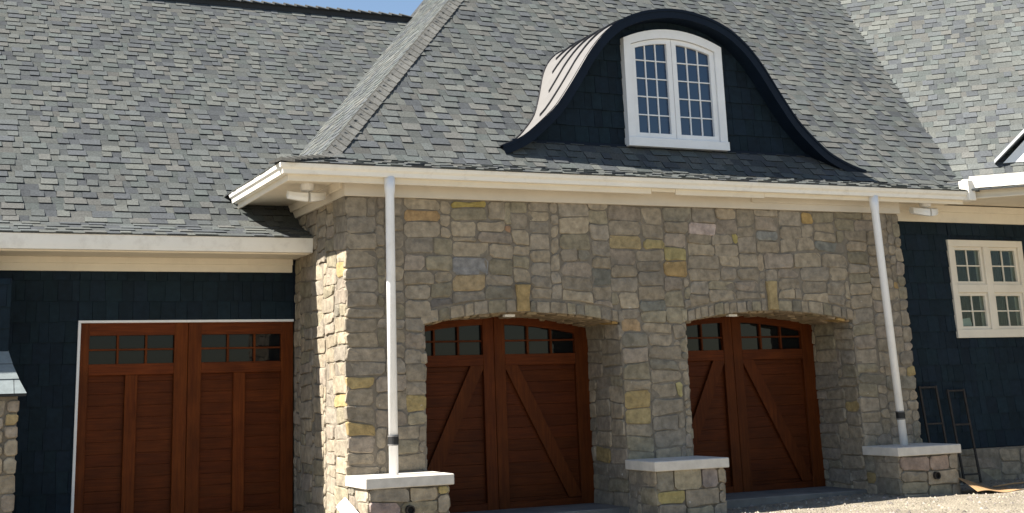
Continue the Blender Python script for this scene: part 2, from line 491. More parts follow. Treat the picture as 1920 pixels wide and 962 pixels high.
def fclip(ol):
    out = []
    if not opening_of(sum(p[0] for p in ol) / len(ol)): return ol
    for a, b in ol:
        t = ring_top(a)
        if t is not None and b < t and b > ZSP - .05: b = t
        out.append((a, b))
    if max(p[1] for p in out) - min(p[1] for p in out) < .05: return None
    return out
ga = lines(-.03, A1, A2, A3, A4, W + .03); gb = lines(-.2, ZC, ZSP, ZF)
# the sandstone-yellow, blue-green and pale blocks that stand out in the photograph
def fp(px, py):
    d = MR @ Vector(((px - PPX) / FPX, -(py - PPY) / FPX, -1)); t = -CAM.y / d.y
    p = CAM + d * t; return p.x, p.z
Y1, Y2, Y3 = YELLOW
tints = [(*fp(770, 418), Y2), (*fp(861, 395), (.33, .24, .09)), (*fp(902, 525), Y3), (*fp(1176, 450), Y1), (*fp(1240, 452), Y1), (*fp(1253, 477), Y1),
         (*fp(1272, 502), Y2), (*fp(1376, 440), (.36, .26, .10)), (*fp(1201, 620), Y1), (*fp(1273, 717), (.38, .29, .15)), (*fp(1219, 785), (.36, .27, .13)),
         (*fp(685, 725), (.36, .28, .13)), (*fp(781, 757), Y2), (*fp(1680, 545), Y2), (*fp(1493, 412), (.34, .25, .10)), (*fp(952, 446), (.29, .20, .105)),
         (*fp(1333, 437), (.38, .33, .265)), (*fp(828, 565), (.14, .135, .12)), (*fp(1236, 572), (.165, .155, .13)), (*fp(1128, 525), (.165, .157, .132)),
         (*fp(875, 487), (.225, .225, .195)), (*fp(1437, 453), (.22, .21, .18)), (*fp(1548, 473), (.195, .185, .155)), (*fp(1707, 700), Y2)]
items = wall_items(11, (O_, X_, Z_, -Y_), ga, gb, fblocked, fclip, tints=tints)
# arch rings and keystones
r = random.Random(5)
for (xa, xb), (kx, kw, kh) in zip(OPEN, KEY):
    x = xa - .05
    while x < xb + .05:
        if abs(x - (kx - kw / 2)) < .03:
            z0 = arch(kx, xa, xb)
            ol = [(kx - kw / 2, z0), (kx + kw / 2, z0), (kx + kw / 2 + .01, z0 + kh), (kx - kw / 2 - .01, z0 + kh)]
            ol = [ol[0], (kx, z0 - .004), ol[1], (kx + kw / 2, z0 + kh * .5), ol[2], (kx, z0 + kh + .008), ol[3], (kx - kw / 2 + .004, z0 + kh * .5)]
            V, F = stone_mesh(r, ol, (O_, X_, Z_, -Y_), .045)
            items.append((V, F, Y2 if kx < 4 else Y1, 9e9)); x = kx + kw / 2; continue
        w_ = r.choice((.09, .12, .15, .19, .24))
        if x < kx - kw / 2 < x + w_ + .06: w_ = kx - kw / 2 - x
        x1 = min(x + w_, xb + .06)
        if x1 - x < .03: x = x1 + .001; continue
        zb0, zb1 = arch(min(max(x, xa), xb), xa, xb), arch(min(max(x1, xa), xb), xa, xb)
        h0 = RING + r.uniform(-.03, .0)
        c1, c2 = r.uniform(.008, .02), r.uniform(.008, .025)
        ol = [(x + c1, zb0 - r.uniform(0, .015)), (x1 - c1, zb1 - r.uniform(0, .015)), (x1, zb1 + c1), (x1 - r.uniform(0, .01), zb1 + h0 - c2), (x1 - c2, zb1 + h0), (x + c2, zb0 + h0), (x, zb0 + h0 - c2), (x, zb0 + c1)]
        V, F = stone_mesh(r, ol, (O_, X_, Z_, -Y_), r.uniform(.008, .022))
        items.append((V, F, stone_tint(r), seen([(a, 0, b) for a, b in ol]))); x = x1
lay(front_wall, items)
# jambs of the openings, and the underside of the arches
for k, (xa, xb) in enumerate(OPEN):
    jl = mesh('jamb', [(xb + .02, 0, ZG), (xb + .02, Q, ZG), (xb + .02, Q, ZSP), (xb + .02, 0, ZSP)], [(0, 1, 2, 3)], M_mortar, house)
    it = wall_items(21 + k, (Vector((xb, 0, 0)), Y_ * 1.0, Z_, -X_), lines(0, Q + .05), lines(-.2, ZC, ZSP), depth=(.006, .022))
    it = [(V, [f[::-1] for f in F], c, a) for V, F, c, a in it]
    lay(jl, it)
    jr = mesh('jamb', [(xa - .02, 0, ZG), (xa - .02, 0, ZSP), (xa - .02, Q, ZSP), (xa - .02, Q, ZG)], [(0, 1, 2, 3)], M_mortar, house)
    it = wall_items(31 + k, (Vector((xa, 0, 0)), Y_ * 1.0, Z_, X_), lines(0, Q + .05), lines(-.2, ZC, ZSP), depth=(.006, .022))
    lay(jr, it)
    N = 16; V, F = [], []
    for i in range(N + 1):
        x = xa + (xb - xa) * i / N; V += [(x, .0, arch(x, xa, xb) + .01), (x, Q + .1, arch(x, xa, xb) + .01)]
    F = [(2 * i, 2 * i + 1, 2 * i + 3, 2 * i + 2) for i in range(N)]
    ar = mesh('arch_underside', V, F, M_mortar, house)
    r = random.Random(40 + k); it = []; x = xa
    while x < xb - .02:
        x1 = min(xb, x + r.choice((.10, .13, .16))); y = .01
        while y < Q:
            y1 = min(Q + .08, y + r.uniform(.18, .42))
            z0, z1 = arch(x, xa, xb), arch(x1, xa, xb)
            fr = (Vector((x, 0, z0)), Vector((x1 - x, 0, z1 - z0)).normalized(), Y_, Vector((z1 - z0, 0, -(x1 - x))).normalized())
            L = x1 - x
            ol = [(.006, y + .02), (.006, y1 - .02), (.02, y1 - .006), (L - .02, y1 - .006), (L - .006, y1 - .02), (L - .006, y + .02), (L - .02, y + .006), (.02, y + .006)]
            VV, FF = stone_mesh(r, ol, fr, r.uniform(.008, .03), .03)
            c = stone_tint(r); it.append((VV, FF, (c[0] * 1.05, c[1] * .95, c[2] * .82), 1)); y = y1
        x = x1
    lay(ar, it)
    # little white sensor plate fixed to the arch
    xm = xa + (.33 if k else .46) * (xb - xa)
    V, F = bevbox(xm - .07, xm + .07, .20, .28, arch(xm, xa, xb) - .045, arch(xm, xa, xb) - .012, .006)
    mesh('sensor_plate', V, F, M_white, house, origin='c')
# side wall of the stone front, partly sunlit
side_wall = mesh('stone_wall', [(0, 0, ZG), (0, 0, ZF + .25), (0, D + .3, ZF + .25), (0, D + .3, ZG)], [(0, 1, 2, 3)], M_mortar, house, label='stone return wall with a sunlit strip at the corner')
it = wall_items(61, (O_, Y_, Z_, -X_), lines(.0, D), lines(-.2, ZC, ZSP, ZF + .02), depth=(.004, .026), jit=.018)
it = [(V, [f[::-1] for f in F], c, a) for V, F, c, a in it]
lay(side_wall, it)
# piers with cast caps
for k, (xa, xb) in enumerate(((0, A1), (A2, A3), (A4, 8.27))):
    V, F = bevbox(xa, xb, -PP + .02, .02, -.5, ZC - .11, .01)
    pier = mesh('pier', V, F, M_mortar, house)
    it = wall_items(71 + k, (Vector((0, -PP, 0)), X_, Z_, -Y_), lines(xa - .0, xb), lines(-.3, ZC - .11), depth=(.0, .025), jit=.008,
                    tints=[((.80, .38, Y2), (.3, .3, GREYS[0])), ((3.98, .2, Y2), (4.4, .3, GREYS[3])), ((7.9, .33, GREYS[7]), (7.5, .33, GREYS[2]))][k])
    lft = wall_items(81 + k, (Vector((xa, 0, 0)), Y_, Z_, -X_), lines(-PP, 0), lines(-.3, ZC - .11), depth=(.0, .02), jit=.008)
    it += [(V, [f[::-1] for f in F], c, a) for V, F, c, a in lft]
    it += wall_items(91 + k, (Vector((xb, 0, 0)), Y_, Z_, X_), lines(-PP, 0), lines(-.3, ZC - .11), depth=(.0, .02), jit=.008)
    lay(pier, it)
    V, F = bevbox(xa - .045, xb + .045, -PP - .05, -.005, ZC - .115, ZC, .008)
    mesh('cap', V, F, M_limecap, pier, origin='c')
# conduit stubs in two of the piers
for x, z in ((.47, .225), (7.86, .20)):
    V, F = tube([(x, -PP - .055, z), (x, -PP + .05, z)], .05, 14, False)
    V2, F2 = tube([(x, -PP - .055, z), (x, -PP + .05, z)], .037, 14, False)
    b = len(V); V += V2; F += [tuple(q + b for q in f[::-1]) for f in F2]
    for q in range(14): F.append((q, (q + 1) % 14, b + (q + 1) % 14, b + q))
    pst = mesh('conduit_stub', V, F, M_rust, house, origin='c')
    V, F = tube([(x, -PP - .03, z), (x, -PP + .05, z)], .037, 14)
    mesh('conduit_hole', V, F, M_black, pst, origin=(0, 0, 0)).location = -pst.location

# ---------- plinth and blue wall on the right
def siding(seed, parent, frame, a0, a1, b0, b1, b_base, expo=.235, clip=None, wid=(.10, .22), limit=300):
    """individual wall shingles over a flat region; clip(a) gives the highest b allowed"""
    r = random.Random(seed); o, ua, ub, n = frame; items = []
    j = math.floor((b0 - b_base) / expo)
    while b_base + j * expo < b1:
        y0 = max(b0, b_base + j * expo); y1 = min(b1, b_base + (j + 1) * expo + .02); j += 1
        if y1 - y0 < .02: continue
        a = a0 - r.uniform(0, .1)
        while a < a1:
            e = a + r.uniform(*wid); p, q = max(a, a0) + .0022, min(e, a1) - .0022; a = e
            if q - p < .02: continue
            t0, t1 = y1, y1
            if clip:
                for _ in range(40):
                    if clip(p) < y0 + .012 and p < q: p += .01
                    if clip(q) < y0 + .012 and p < q: q -= .01
                if q - p < .025: continue
                t0, t1 = min(y1, clip(p)), min(y1, clip(q))
                if max(t0, t1) < y0 + .02: continue
                t0 = max(t0, y0 + .004); t1 = max(t1, y0 + .004)
            jb = r.uniform(-.006, .006) if y0 > b0 + .01 else 0
            hb, ht = r.uniform(.018, .027), .004
            P = [(p, y0 + jb, hb), (q, y0 + jb, hb), (q, t1, ht), (p, t0, ht), (p, y0 + jb, -.005), (q, y0 + jb, -.005), (q, t1, -.005), (p, t0, -.005)]
            V = [tuple(o + ua * x + ub * y + n * h) for x, y, h in P]
            F = [(0, 1, 2, 3), (4, 5, 1, 0), (5, 6, 2, 1), (7, 4, 0, 3), (6, 7, 3, 2)]
            k = r.uniform(.84, 1.18)
            items.append((V, F, (.0082 * k, .0168 * k * r.uniform(.95, 1.08), .0255 * k), seen(V[:4])))
    items.sort(key=lambda q: -q[3])
    for V, F, c, s in items[:limit]: mesh('wall_shingle', V, F, M_siding, parent, c, origin='c')
    if len(items) > limit:
        VV, FF, CC = [], [], []
        for V, F, c, s in items[limit:]:
            b = len(VV); VV += V; FF += [tuple(q + b for q in f) for f in F]; CC += [c] * len(F)
        mesh('wall_shingle_remainder', VV, FF, M_siding, parent, CC, kind='stuff')
WX0, WX1, WZ0_, WZ1_ = 9.407, 10.878, 2.0, 3.433
XR = 12.0
V, F = [], []
for (xa, xb, za, zb) in ((W, WX0 + .05, .4, 4.2), (WX1 - .05, XR, .4, 4.2), (WX0 + .05, WX1 - .05, .4, WZ0_ + .05), (WX0 + .05, WX1 - .05, WZ1_ - .05, 4.2)):
    quad((xa, YB, za), (xb, YB, za), (xb, YB, zb), (xa, YB, zb))
right_wall = mesh('sided_wall', V, F, M_navy, house, label='navy shingled wall with a four-sash window, right of the stone')
frR = (Vector((0, YB, 0)), X_, Z_, -Y_)
for i, (xa, xb, za, zb) in enumerate(((W, WX0 + .05, .45, 3.72), (WX1 - .05, XR, .45, 3.72), (WX0 + .05, WX1 - .05, .45, WZ0_ + .05), (WX0 + .05, WX1 - .05, WZ1_ - .05, 3.72))):
    siding(100 + i, right_wall, frR, xa, xb, za, zb, .45, limit=80)
V, F = bevbox(W - .02, XR, YB - .035, YB + .2, -.6, .44, .01)
plinth = mesh('plinth', V, F, M_mortar, house)
lay(plinth, wall_items(111, (Vector((0, YB - .035, 0)), X_, Z_, -Y_), lines(W + .03, XR), lines(-.35, .44), depth=(.0, .03), jit=.009), limit=120)
# angled wall of the right wing (its corner lies just out of the picture)
e45 = Vector((S2, -S2, 0)); p0 = Vector((XR, YB, 0))
V = [tuple(p0 + Vector((0, 0, -.5))), tuple(p0 + e45 * 6 + Vector((0, 0, -.5))), tuple(p0 + e45 * 6 + Vector((0, 0, 4.2))), tuple(p0 + Vector((0, 0, 4.2)))]
aw = mesh('sided_wall', V, [(0, 1, 2, 3)], M_navy, house)
siding(119, aw, (p0, e45, Z_, Vector((-S2, -S2, 0))), 0, 6, -.3, 3.72, .45, limit=10)

# ---------- left wing wall
LX = -9.0
DX0, DX1, DZ = -2.715, -.02, 2.433
V, F = [], []
for (xa, xb, za, zb) in ((LX, DX0, -.5, 3.3), (DX0, DX1 + .05, DZ - .01, 3.3)):
    quad((xa, D, za), (xb, D, za), (xb, D, zb), (xa, D, zb))
left_wall = mesh('sided_wall', V, F, M_navy, house, label='navy shingled wall around the left garage door')
frL = (Vector((0, D, 0)), X_, Z_, -Y_)
siding(120, left_wall, frL, -4.6, DX0 - .02, -.2, 3.06, 2.433 - .25 * 11, .25, limit=160)
siding(121, left_wall, frL, DX0 - .02, -.03, DZ + .012, 3.06, 2.433 - .25 * 11, .25, limit=160)
# thin white trim round the left door
for (xa, xb, za, zb) in ((DX0 - .022, DX0 + .012, -.3, DZ - .0185), (DX0 - .022, -.03, DZ - .018, DZ + .012)):
    box('door_trim', xa, xb, D - .035, D + .12, za, zb, M_white, house, .003)

# ---------- garage doors
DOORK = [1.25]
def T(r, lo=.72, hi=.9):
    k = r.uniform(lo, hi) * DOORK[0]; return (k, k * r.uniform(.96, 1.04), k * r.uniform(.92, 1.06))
def garage_door(seed, label, x0, x1, y, ztop, c, cw, stile0, stile1, zw0, zw1, zrail, wtop, style):
    """y = front of the frame. windows between zw0 and zw1 (wtop(x) cuts them), planks below zrail"""
    r = random.Random(seed)
    V, F = bevbox(x0 - .1, x1 + .1, y + .10, y + .16, -.3, ztop + .3, .004)
    door = mesh('garage_door', V, F, M_woodh, house, (.5, .5, .5), label=label)
    def bar(name, a, b, za, zb, ya, yb, m=M_woodv, t=None):
        VV, FF = bevbox(a, b, ya, yb, za, zb, .004); return mesh(name, VV, FF, m, door, t or T(r), origin='c')
    bar('stile', x0, stile0, -.02, ztop, y, y + .1)
    bar('stile', stile1, x1, -.02, ztop, y, y + .1)
    bar('centre_stile', c - cw / 2, c - .003, -.02, ztop, y, y + .1, t=T(r, .8, .9))
    bar('centre_stile', c + .003, c + cw / 2, -.02, ztop, y, y + .1, t=T(r, .75, .85))
    for a, b, s in ((stile0, c - cw / 2, -1), (c + cw / 2, stile1, 1)):
        bar('rail', a, b, zrail, zw0, y + .003, y + .1, M_woodh, T(r, 1.2, 1.45))
        # head rail, its lower edge following the glass
        N = 8; top = [(a + (b - a) * i / N) for i in range(N + 1)]
        poly = [(x, y + .004, wtop(x)) for x in top] + [(b, y + .004, ztop), (a, y + .004, ztop)]
        VV, FF = tri_prism(poly, (0, .09, 0)); mesh('head_rail', VV, FF, M_woodh, door, T(r, 1.15, 1.4), origin='c')
        nb = 3; mw = .028; zm = (zw0 + wtop(c + s * .6)) / 2
        for i in range(nb):
            pa, pb = a + (b - a) * i / nb, a + (b - a) * (i + 1) / nb
            for (za, zb_) in ((zw0, zm), (zm, None)):
                xs_ = [pa + (pb - pa) * k / 4 for k in range(5)]
                pts = [(pa, y + .06, za), (pb, y + .06, za)] + [(x, y + .06, (wtop(x) + .01) if zb_ is None else zb_) for x in xs_[::-1]]
                VV, FF = tri_prism(pts, (0, .006, 0)); mesh('pane', VV, FF, M_glass, door, origin='c')
        for i in range(1, nb):
            x = a + (b - a) * i / nb
            bar('muntin', x - mw / 2, x + mw / 2, zw0 - .005, wtop(x) + .01, y + .02, y + .075)
        bar('muntin', a, b, zm - mw * .4, zm + mw * .4, y + .024, y + .072, M_woodh, T(r, 1.1, 1.4))
        # planks
        z = .0; 
        while z < zrail - .01:
            z1 = min(zrail, z + .142)
            VV, FF = bevbox(a - .01, b + .01, y + .055, y + .1, z + .0008, z1 - .0008, .0022)
            mesh('plank', VV, FF, M_woodh, door, T(r, .88, 1.12), origin='c'); z = z1
        bar('bottom_rail', a, b, -.02, .10, y + .005, y + .055, M_woodh, T(r, 1.1, 1.3))
        if style == 'mullion':
            m = (a + b) / 2 + (.0 if s < 0 else -.025); bar('mullion', m - .075, m + .075, .10, zrail, y + .006, y + .06, t=T(r, .85, .95))
        else:
            # brace falling from the centre towards the outer bottom corner
            xt = (b - .02) if s < 0 else (a + .02); xb_ = (a + .08) if s < 0 else (b - .08)
            d = Vector((xb_ - xt, 0, .14 - zrail)); L = d.length; nrm = Vector((-d.z, 0, d.x)).normalized() * .085
            pt, pb = Vector((xt - s * -.06, y + .008, zrail)), Vector((xb_, y + .008, .11))
            hx = .085 / abs(d.normalized().z)
            poly = [tuple(pt + Vector((-hx, 0, 0))), tuple(pb + Vector((-hx, 0, 0))), tuple(pb + Vector((hx, 0, 0))), tuple(pt + Vector((hx, 0, 0)))]
            VV, FF = tri_prism(poly, (0, .05, 0)); mesh('brace', VV, FF, M_woodv, door, T(r, .72, .8), origin='c')
    return door
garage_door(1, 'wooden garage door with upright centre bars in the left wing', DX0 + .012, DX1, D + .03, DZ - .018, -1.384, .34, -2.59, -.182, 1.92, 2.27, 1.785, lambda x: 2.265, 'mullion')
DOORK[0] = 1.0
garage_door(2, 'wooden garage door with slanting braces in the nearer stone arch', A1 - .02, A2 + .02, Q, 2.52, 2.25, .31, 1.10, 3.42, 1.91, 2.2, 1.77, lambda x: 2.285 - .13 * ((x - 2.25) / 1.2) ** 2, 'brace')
garage_door(3, 'wooden garage door with slanting braces in the farther stone arch', A3 - .02, A4 + .02, Q, 2.52, 5.90, .31, 4.75, 7.08, 1.91, 2.2, 1.77, lambda x: 2.285 - .13 * ((x - 5.9) / 1.2) ** 2, 'brace')

# ---------- eaves: frieze, soffit, fascia, gutters
GP = [(-.12, -.115), (-.045, -.115), (-.038, -.07), (-.012, -.045), (-.003, -.02), (0, 0), (-.018, 0), (-.022, -.03), (-.115, -.03), (-.12, 0)]
def gutter(name, path, outs, z, prof=GP, sc=1.0):
    V, F = sweep([(o * sc, z + q * sc) for o, q in prof], path, outs)
    return mesh(name, V, F, M_gutter, house)
YG_END, XG_R = 2.10, 9.28
g = gutter('gutter', [(XG_R, YE), (XE, YE), (XE, YG_END)], [(0, -1), (-1, -1), (-1, 0)], ZE, label if False else GP)
for x in (1.9, 4.9, 7.4):                                        # seam sleeves on the gutter
    V, F = sweep([(o + (.002 if o > -.05 else 0), ZE + q - (.002 if q < -.1 else 0)) for o, q in GP], [(x, YE), (x + .025, YE)], [(0, -1), (0, -1)])
    mesh('sleeve', V, F, M_gutter, g)
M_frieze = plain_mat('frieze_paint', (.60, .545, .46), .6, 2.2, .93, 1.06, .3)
def board(name, x0, x1, y0, y1, z0, z1, m=M_cream, b=.004): return box(name, x0, x1, y0, y1, z0, z1, m, house, b)
FY, FX = YE + .12, XE + .12
# fascia boards behind the gutter; the lower strip is missing in one place as in the photograph
XA_, XB_, XC_ = 4.02, 4.39, 5.78
board('fascia', FX, XA_, FY, FY + .025, 3.862, 4.03); board('fascia', XA_ + .003, XB_ - .003, FY + .004, FY + .029, 3.895, 4.03)
board('fascia', XB_, XC_, FY, FY + .025, 3.862, 4.03); board('fascia', XC_ + .003, XG_R, FY + .002, FY + .027, 3.878, 4.03)
V, F = bevbox(FX, FX + .025, FY + .03, YG_END, 3.862, 4.03, .004); mesh('fascia', V, F, M_cream, house, origin='c')
# soffit
V = [(FX, FY, 3.94), (XG_R + .1, FY, 3.94), (XG_R + .1, YB + .05, 3.94), (.0, YB + .05, 3.94), (.0, D + .6, 3.94), (FX, D + .6, 3.94)]
VV, FF = tri_prism(V, (0, 0, .02)); mesh('soffit', VV, FF, M_cream, house)
# frieze: two steps on the side return, one wide board in front
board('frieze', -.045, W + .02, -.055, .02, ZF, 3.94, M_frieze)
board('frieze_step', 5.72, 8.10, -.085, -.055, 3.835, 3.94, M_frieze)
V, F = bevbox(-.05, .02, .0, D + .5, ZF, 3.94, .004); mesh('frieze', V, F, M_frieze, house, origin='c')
V, F = bevbox(-.085, -.05, .02, D + .4, 3.84, 3.94, .004); mesh('frieze_step', V, F, M_cream, house, origin='c')
board('frieze', W - .03, XR, YB - .05, YB + .02, 3.69, 3.94); board('frieze_step', W + .02, XR, YB - .08, YB - .05, 3.84, 3.94)
# left wing eave
g = gutter('gutter', [(LX, WY0), (-.03, WY0)], [(0, -1), (0, -1)], WZ0, [(-.12, -.18), (-.01, -.18), (-.004, -.12), (-.001, -.02), (0, 0), (-.018, 0), (-.022, -.03), (-.115, -.03), (-.12, 0)])
board('fascia', LX, -.04, WY0 + .12, WY0 + .145, 3.205, 3.38)
V, F = tri_prism([(LX, WY0 + .10, 3.218), (-.01, WY0 + .10, 3.218), (-.01, D + .1, 3.218), (LX, D + .1, 3.218)], (0, 0, .02)); mesh('soffit', V, F, M_cream, house)
board('frieze', LX, -.055, D - .045, D + .03, 3.047, 3.218); board('frieze_step', LX, -.055, D - .075, D - .045, 3.14, 3.218)
# right wing eave, at 45 degrees
def rp(t, w_, z): return (S2 * (w_ + t), S2 * (w_ - t), z)          # t along the eave, w inwards
T0 = S2 * (9.32 + .40)
V, F = [], []
prof = [(-.14, -.17), (-.02, -.17), (-.012, -.10), (-.004, -.02), (0, 0), (-.02, 0), (-.024, -.03), (-.135, -.03), (-.14, 0)]
for t in (T0, T0 + 5):
    for o, z in prof: V.append(rp(t, RW0 - o, RZ0 + z))
n = len(prof)
for k in range(n): F.append((k, n + k, n + (k + 1) % n, (k + 1) % n))
F.append(tuple(range(n))); F.append(tuple(range(n, 2 * n))[::-1])
mesh('gutter', V, F, M_gutter, house)
poly = [rp(T0 - .1, RW0 + .14, 3.955), rp(T0 + 5, RW0 + .14, 3.955), rp(T0 + 5, RW0 + .14, RZ0 - .02), rp(T0 - .1, RW0 + .14, RZ0 - .02)]
V, F = tri_prism(poly, (S2 * .025, S2 * .025, 0)); mesh('fascia', V, F, M_cream, house)
poly = [rp(T0 - .3, RW0 + .12, 3.958), rp(T0 + 5, RW0 + .12, 3.958), rp(T0 + 5, RW0 + 2.6, 3.958), rp(T0 - 2.2, RW0 + 2.2, 3.958)]
V, F = tri_prism(poly, (0, 0, .02)); mesh('soffit', V, F, M_cream, house)
# splash box where the two gutters meet
V, F = bevbox(XG_R - .02, XG_R + .12, YE - .02, YE + .16, 3.92, 4.22, .01); mesh('gutter_corner', V, F, M_gutter, house, origin='c')

# ---------- roofs
def zfront(y):
    d = y - YE
    return ZE + .012 + .27 * d if d < DK else BF + KF * y
def zside(x):
    d = x - XE
    return ZE + .012 + .27 * d if d < DK else BS + KF * x
def zwing(y): return WZ0 + .01 + (WZK - WZ0 - .01) * (y - WY0) / (WYK - WY0) if y < WYK else WZK + WM * (y - WYK)
RZF = 4.07
def zright(w_): return RZF + (RZB + RM * (RWK - RWB) - RZF) * (w_ - RW0) / (RWK - RW0) if w_ < RWK else RZB + RM * (w_ - RWB)
DORM = [(0, 6.65), (.2, 6.64), (.57, 6.565), (.91, 6.42), (1.19, 6.205), (1.43, 5.93), (1.625, 5.64), (1.81, 5.37), (2.0, 5.12), (2.3, 4.84), (2.5, 4.69), (2.78, 4.56), (3.0, 4.485), (3.25, 4.43)]
DXC, DYA, DYF = 5.095, .50, .77
def zdorm(x):
    a = abs(x - DXC)
    if a >= DORM[-1][0]: return -9
    for (p, z0), (q, z1) in zip(DORM, DORM[1:]):
        if p <= a <= q:
            i = DORM.index((p, z0)); m0 = (z1 - (DORM[i - 1][1] if i else z1)) / (q - (DORM[i - 1][0] if i else -q)); 
            j = min(i + 2, len(DORM) - 1); m1 = (DORM[j][1] - z0) / (DORM[j][0] - p)
            h = q - p; t = (a - p) / h
            return (2 * t ** 3 - 3 * t * t + 1) * z0 + (t ** 3 - 2 * t * t + t) * h * m0 + (-2 * t ** 3 + 3 * t * t) * z1 + (t ** 3 - t * t) * h * m1
PAL = [(a * .93, b * .95, c * .935) for a, b, c in [(.092, .096, .093), (.10, .103, .098), (.084, .089, .09), (.112, .114, .106), (.094, .099, .097), (.070, .074, .079), (.088, .096, .093), (.104, .102, .096), (.078, .082, .088)]]
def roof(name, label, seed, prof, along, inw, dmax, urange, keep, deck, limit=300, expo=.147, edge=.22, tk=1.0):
    """prof(d) -> z at horizontal distance d from the eave; along/inw: plan directions from origin"""
    r = random.Random(seed)
    o3 = lambda u, d, z: (along[0] * u + inw[0] * d + inw[2], along[1] * u + inw[1] * d + inw[3], z)
    base = mesh(name, deck[0], deck[1], M_deck, house, label=label)
    # sample the profile by arc length
    ds, ss = [0.0], [0.0]; k = 0
    while ds[-1] < dmax:
        d = ds[-1] + .02; ss.append(ss[-1] + math.hypot(.02, prof(d) - prof(ds[-1]))); ds.append(d)
    def at(s):
        if s <= 0: return s
        lo, hi = 0, len(ss) - 1
        if s >= ss[-1]: return ds[-1]
        while hi - lo > 1:
            m = (lo + hi) // 2
            if ss[m] <= s: lo = m
            else: hi = m
        return ds[lo] + (ds[hi] - ds[lo]) * (s - ss[lo]) / (ss[hi] - ss[lo])
    items = []; i = 0
    while (i + 1) * expo < ss[-1]:
        s0, s1 = i * expo - .01, (i + 1) * expo + .012; i += 1
        d0, d1 = at(s0), at(s1); z0, z1 = prof(max(d0, 0)) + (.27 * d0 if d0 < 0 else 0), prof(d1)
        sl = Vector((d1 - d0, z1 - z0)).normalized(); nd, nz = -sl.y, sl.x      # outward normal in (d, z)
        ua, ub = urange((d0 + d1) / 2)
        u = ua - r.uniform(0, .3); prev = None
        while u < ub:
            thick = (not prev) if r.random() < .9 else bool(prev); prev = thick
            wd = (r.choice((.13, .16, .19, .22, .27)) if thick else r.choice((.10, .13, .16, .2, .25))) * r.uniform(.88, 1.12)
            p, q = max(u, ua), min(u + wd, ub); u += wd
            if q - p < .015: continue
            tb = r.uniform(.014, .019) * tk if thick else r.uniform(.004, .006) * tk
            tt = .003 if not thick else .0035
            sl_ = r.uniform(-.012, .012) if thick else 0
            sk = 0
            dd = r.uniform(-.004, .003)
            dA, zA = d0 + sl.x * dd, z0 + sl.y * dd
            c = o3((p + q) / 2, (d0 + d1) / 2, (z0 + z1) / 2)
            if not keep(*c): continue
            P = [(p, dA + nd * tb, zA + nz * tb), (q, dA + nd * tb, zA + nz * tb), (q + sl_, d1 + nd * tt, z1 + nz * tt), (p + sl_, d1 + nd * tt, z1 + nz * tt),
                 (p, dA - nd * .01, zA - nz * .01), (q, dA - nd * .01, zA - nz * .01)]
            V = [o3(*x) for x in P]
            F = [(0, 1, 2, 3), (4, 5, 1, 0), (5, 2, 1), (4, 0, 3)]
            cc = r.choice(PAL); kk = r.uniform(.9, 1.1) * (1.05 if thick else .88)
            ct = tuple(a * kk for a in cc); cb = tuple(a * (edge if d0 > .6 else .8) for a in ct)  # butts carry asphalt edge tone plus painted shadow line, paler on sunlit slopes
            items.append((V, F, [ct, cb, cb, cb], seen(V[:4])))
    items.sort(key=lambda q: -q[3])
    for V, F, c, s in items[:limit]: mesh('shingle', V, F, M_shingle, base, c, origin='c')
    VV, FF, CC = [], [], []
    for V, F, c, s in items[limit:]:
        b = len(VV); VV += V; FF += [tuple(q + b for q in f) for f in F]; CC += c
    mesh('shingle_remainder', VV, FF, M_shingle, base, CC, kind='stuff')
    return base
DMAX = 6.1
def hipx(d): return XE + d
def zvalR(y):                                              # x of the right valley at front-roof depth y
    z = zfront(y)
    w_ = RWB + (z - RZB) / RM if z > zright(RWK) else RW0 + (z - RZF) / ((zright(RWK) - RZF) / (RWK - RW0))
    return max(w_, RW0) / S2 - y if z > RZF else 9.4
# deck of the front slope, side slope and back slope
V, F = [], []
dd = [0, .25, .5, DK, 1.2, 2, 3, 4, 5, DMAX]
for d in dd:
    y = YE + d; V += [(hipx(d), y, zfront(y) - .008), (max(XG_R + .3, zvalR(y) + .2), y, zfront(y) - .008)]
F = [(2 * i, 2 * i + 1, 2 * i + 3, 2 * i + 2) for i in range(len(dd) - 1)]
yt = YE + DMAX; zt = zfront(yt); b = len(V)
V += [(12.5, yt, zt - .01), (hipx(DMAX), yt, zt - .01), (hipx(DMAX), yt + 6, zt - 6), (12.5, yt + 6, zt - 6)]; F.append((b, b + 1, b + 2, b + 3))
def keep_front(x, y, z):
    if z < zright(S2 * (x + y)) - .04 and S2 * (x + y) > RW0 + .2: return False
    zd = zdorm(x)
    if y > DYF + .1 and zd > z + .05: return False
    return True
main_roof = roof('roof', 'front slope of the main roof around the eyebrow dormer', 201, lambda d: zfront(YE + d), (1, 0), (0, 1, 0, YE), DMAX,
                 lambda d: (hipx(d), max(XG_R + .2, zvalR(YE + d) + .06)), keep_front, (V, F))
V, F = [], []
for d in dd:
    x = XE + d; V += [(x, YE + d, zside(x) - .008), (x, max(2.3, 9.0 - 0), zside(x) - .008)]
F = [(2 * i, 2 * i + 2, 2 * i + 3, 2 * i + 1) for i in range(len(dd) - 1)]
VS, FS = [], []
def wing_y(z): return WYK + (z - WZK) / WM if z > WZK else WY0
for d in dd:
    x = XE + d; z = zside(x); VS += [(x, YE + d, z - .008), (x, wing_y(z) + .5, z - .008)]
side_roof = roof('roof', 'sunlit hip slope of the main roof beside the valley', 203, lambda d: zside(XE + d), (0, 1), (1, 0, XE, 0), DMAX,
                 lambda d: (YE + d, wing_y(zside(XE + d)) + .05), lambda x, y, z: z > zwing(y) - .03, (VS, F), edge=1.0, tk=.6)
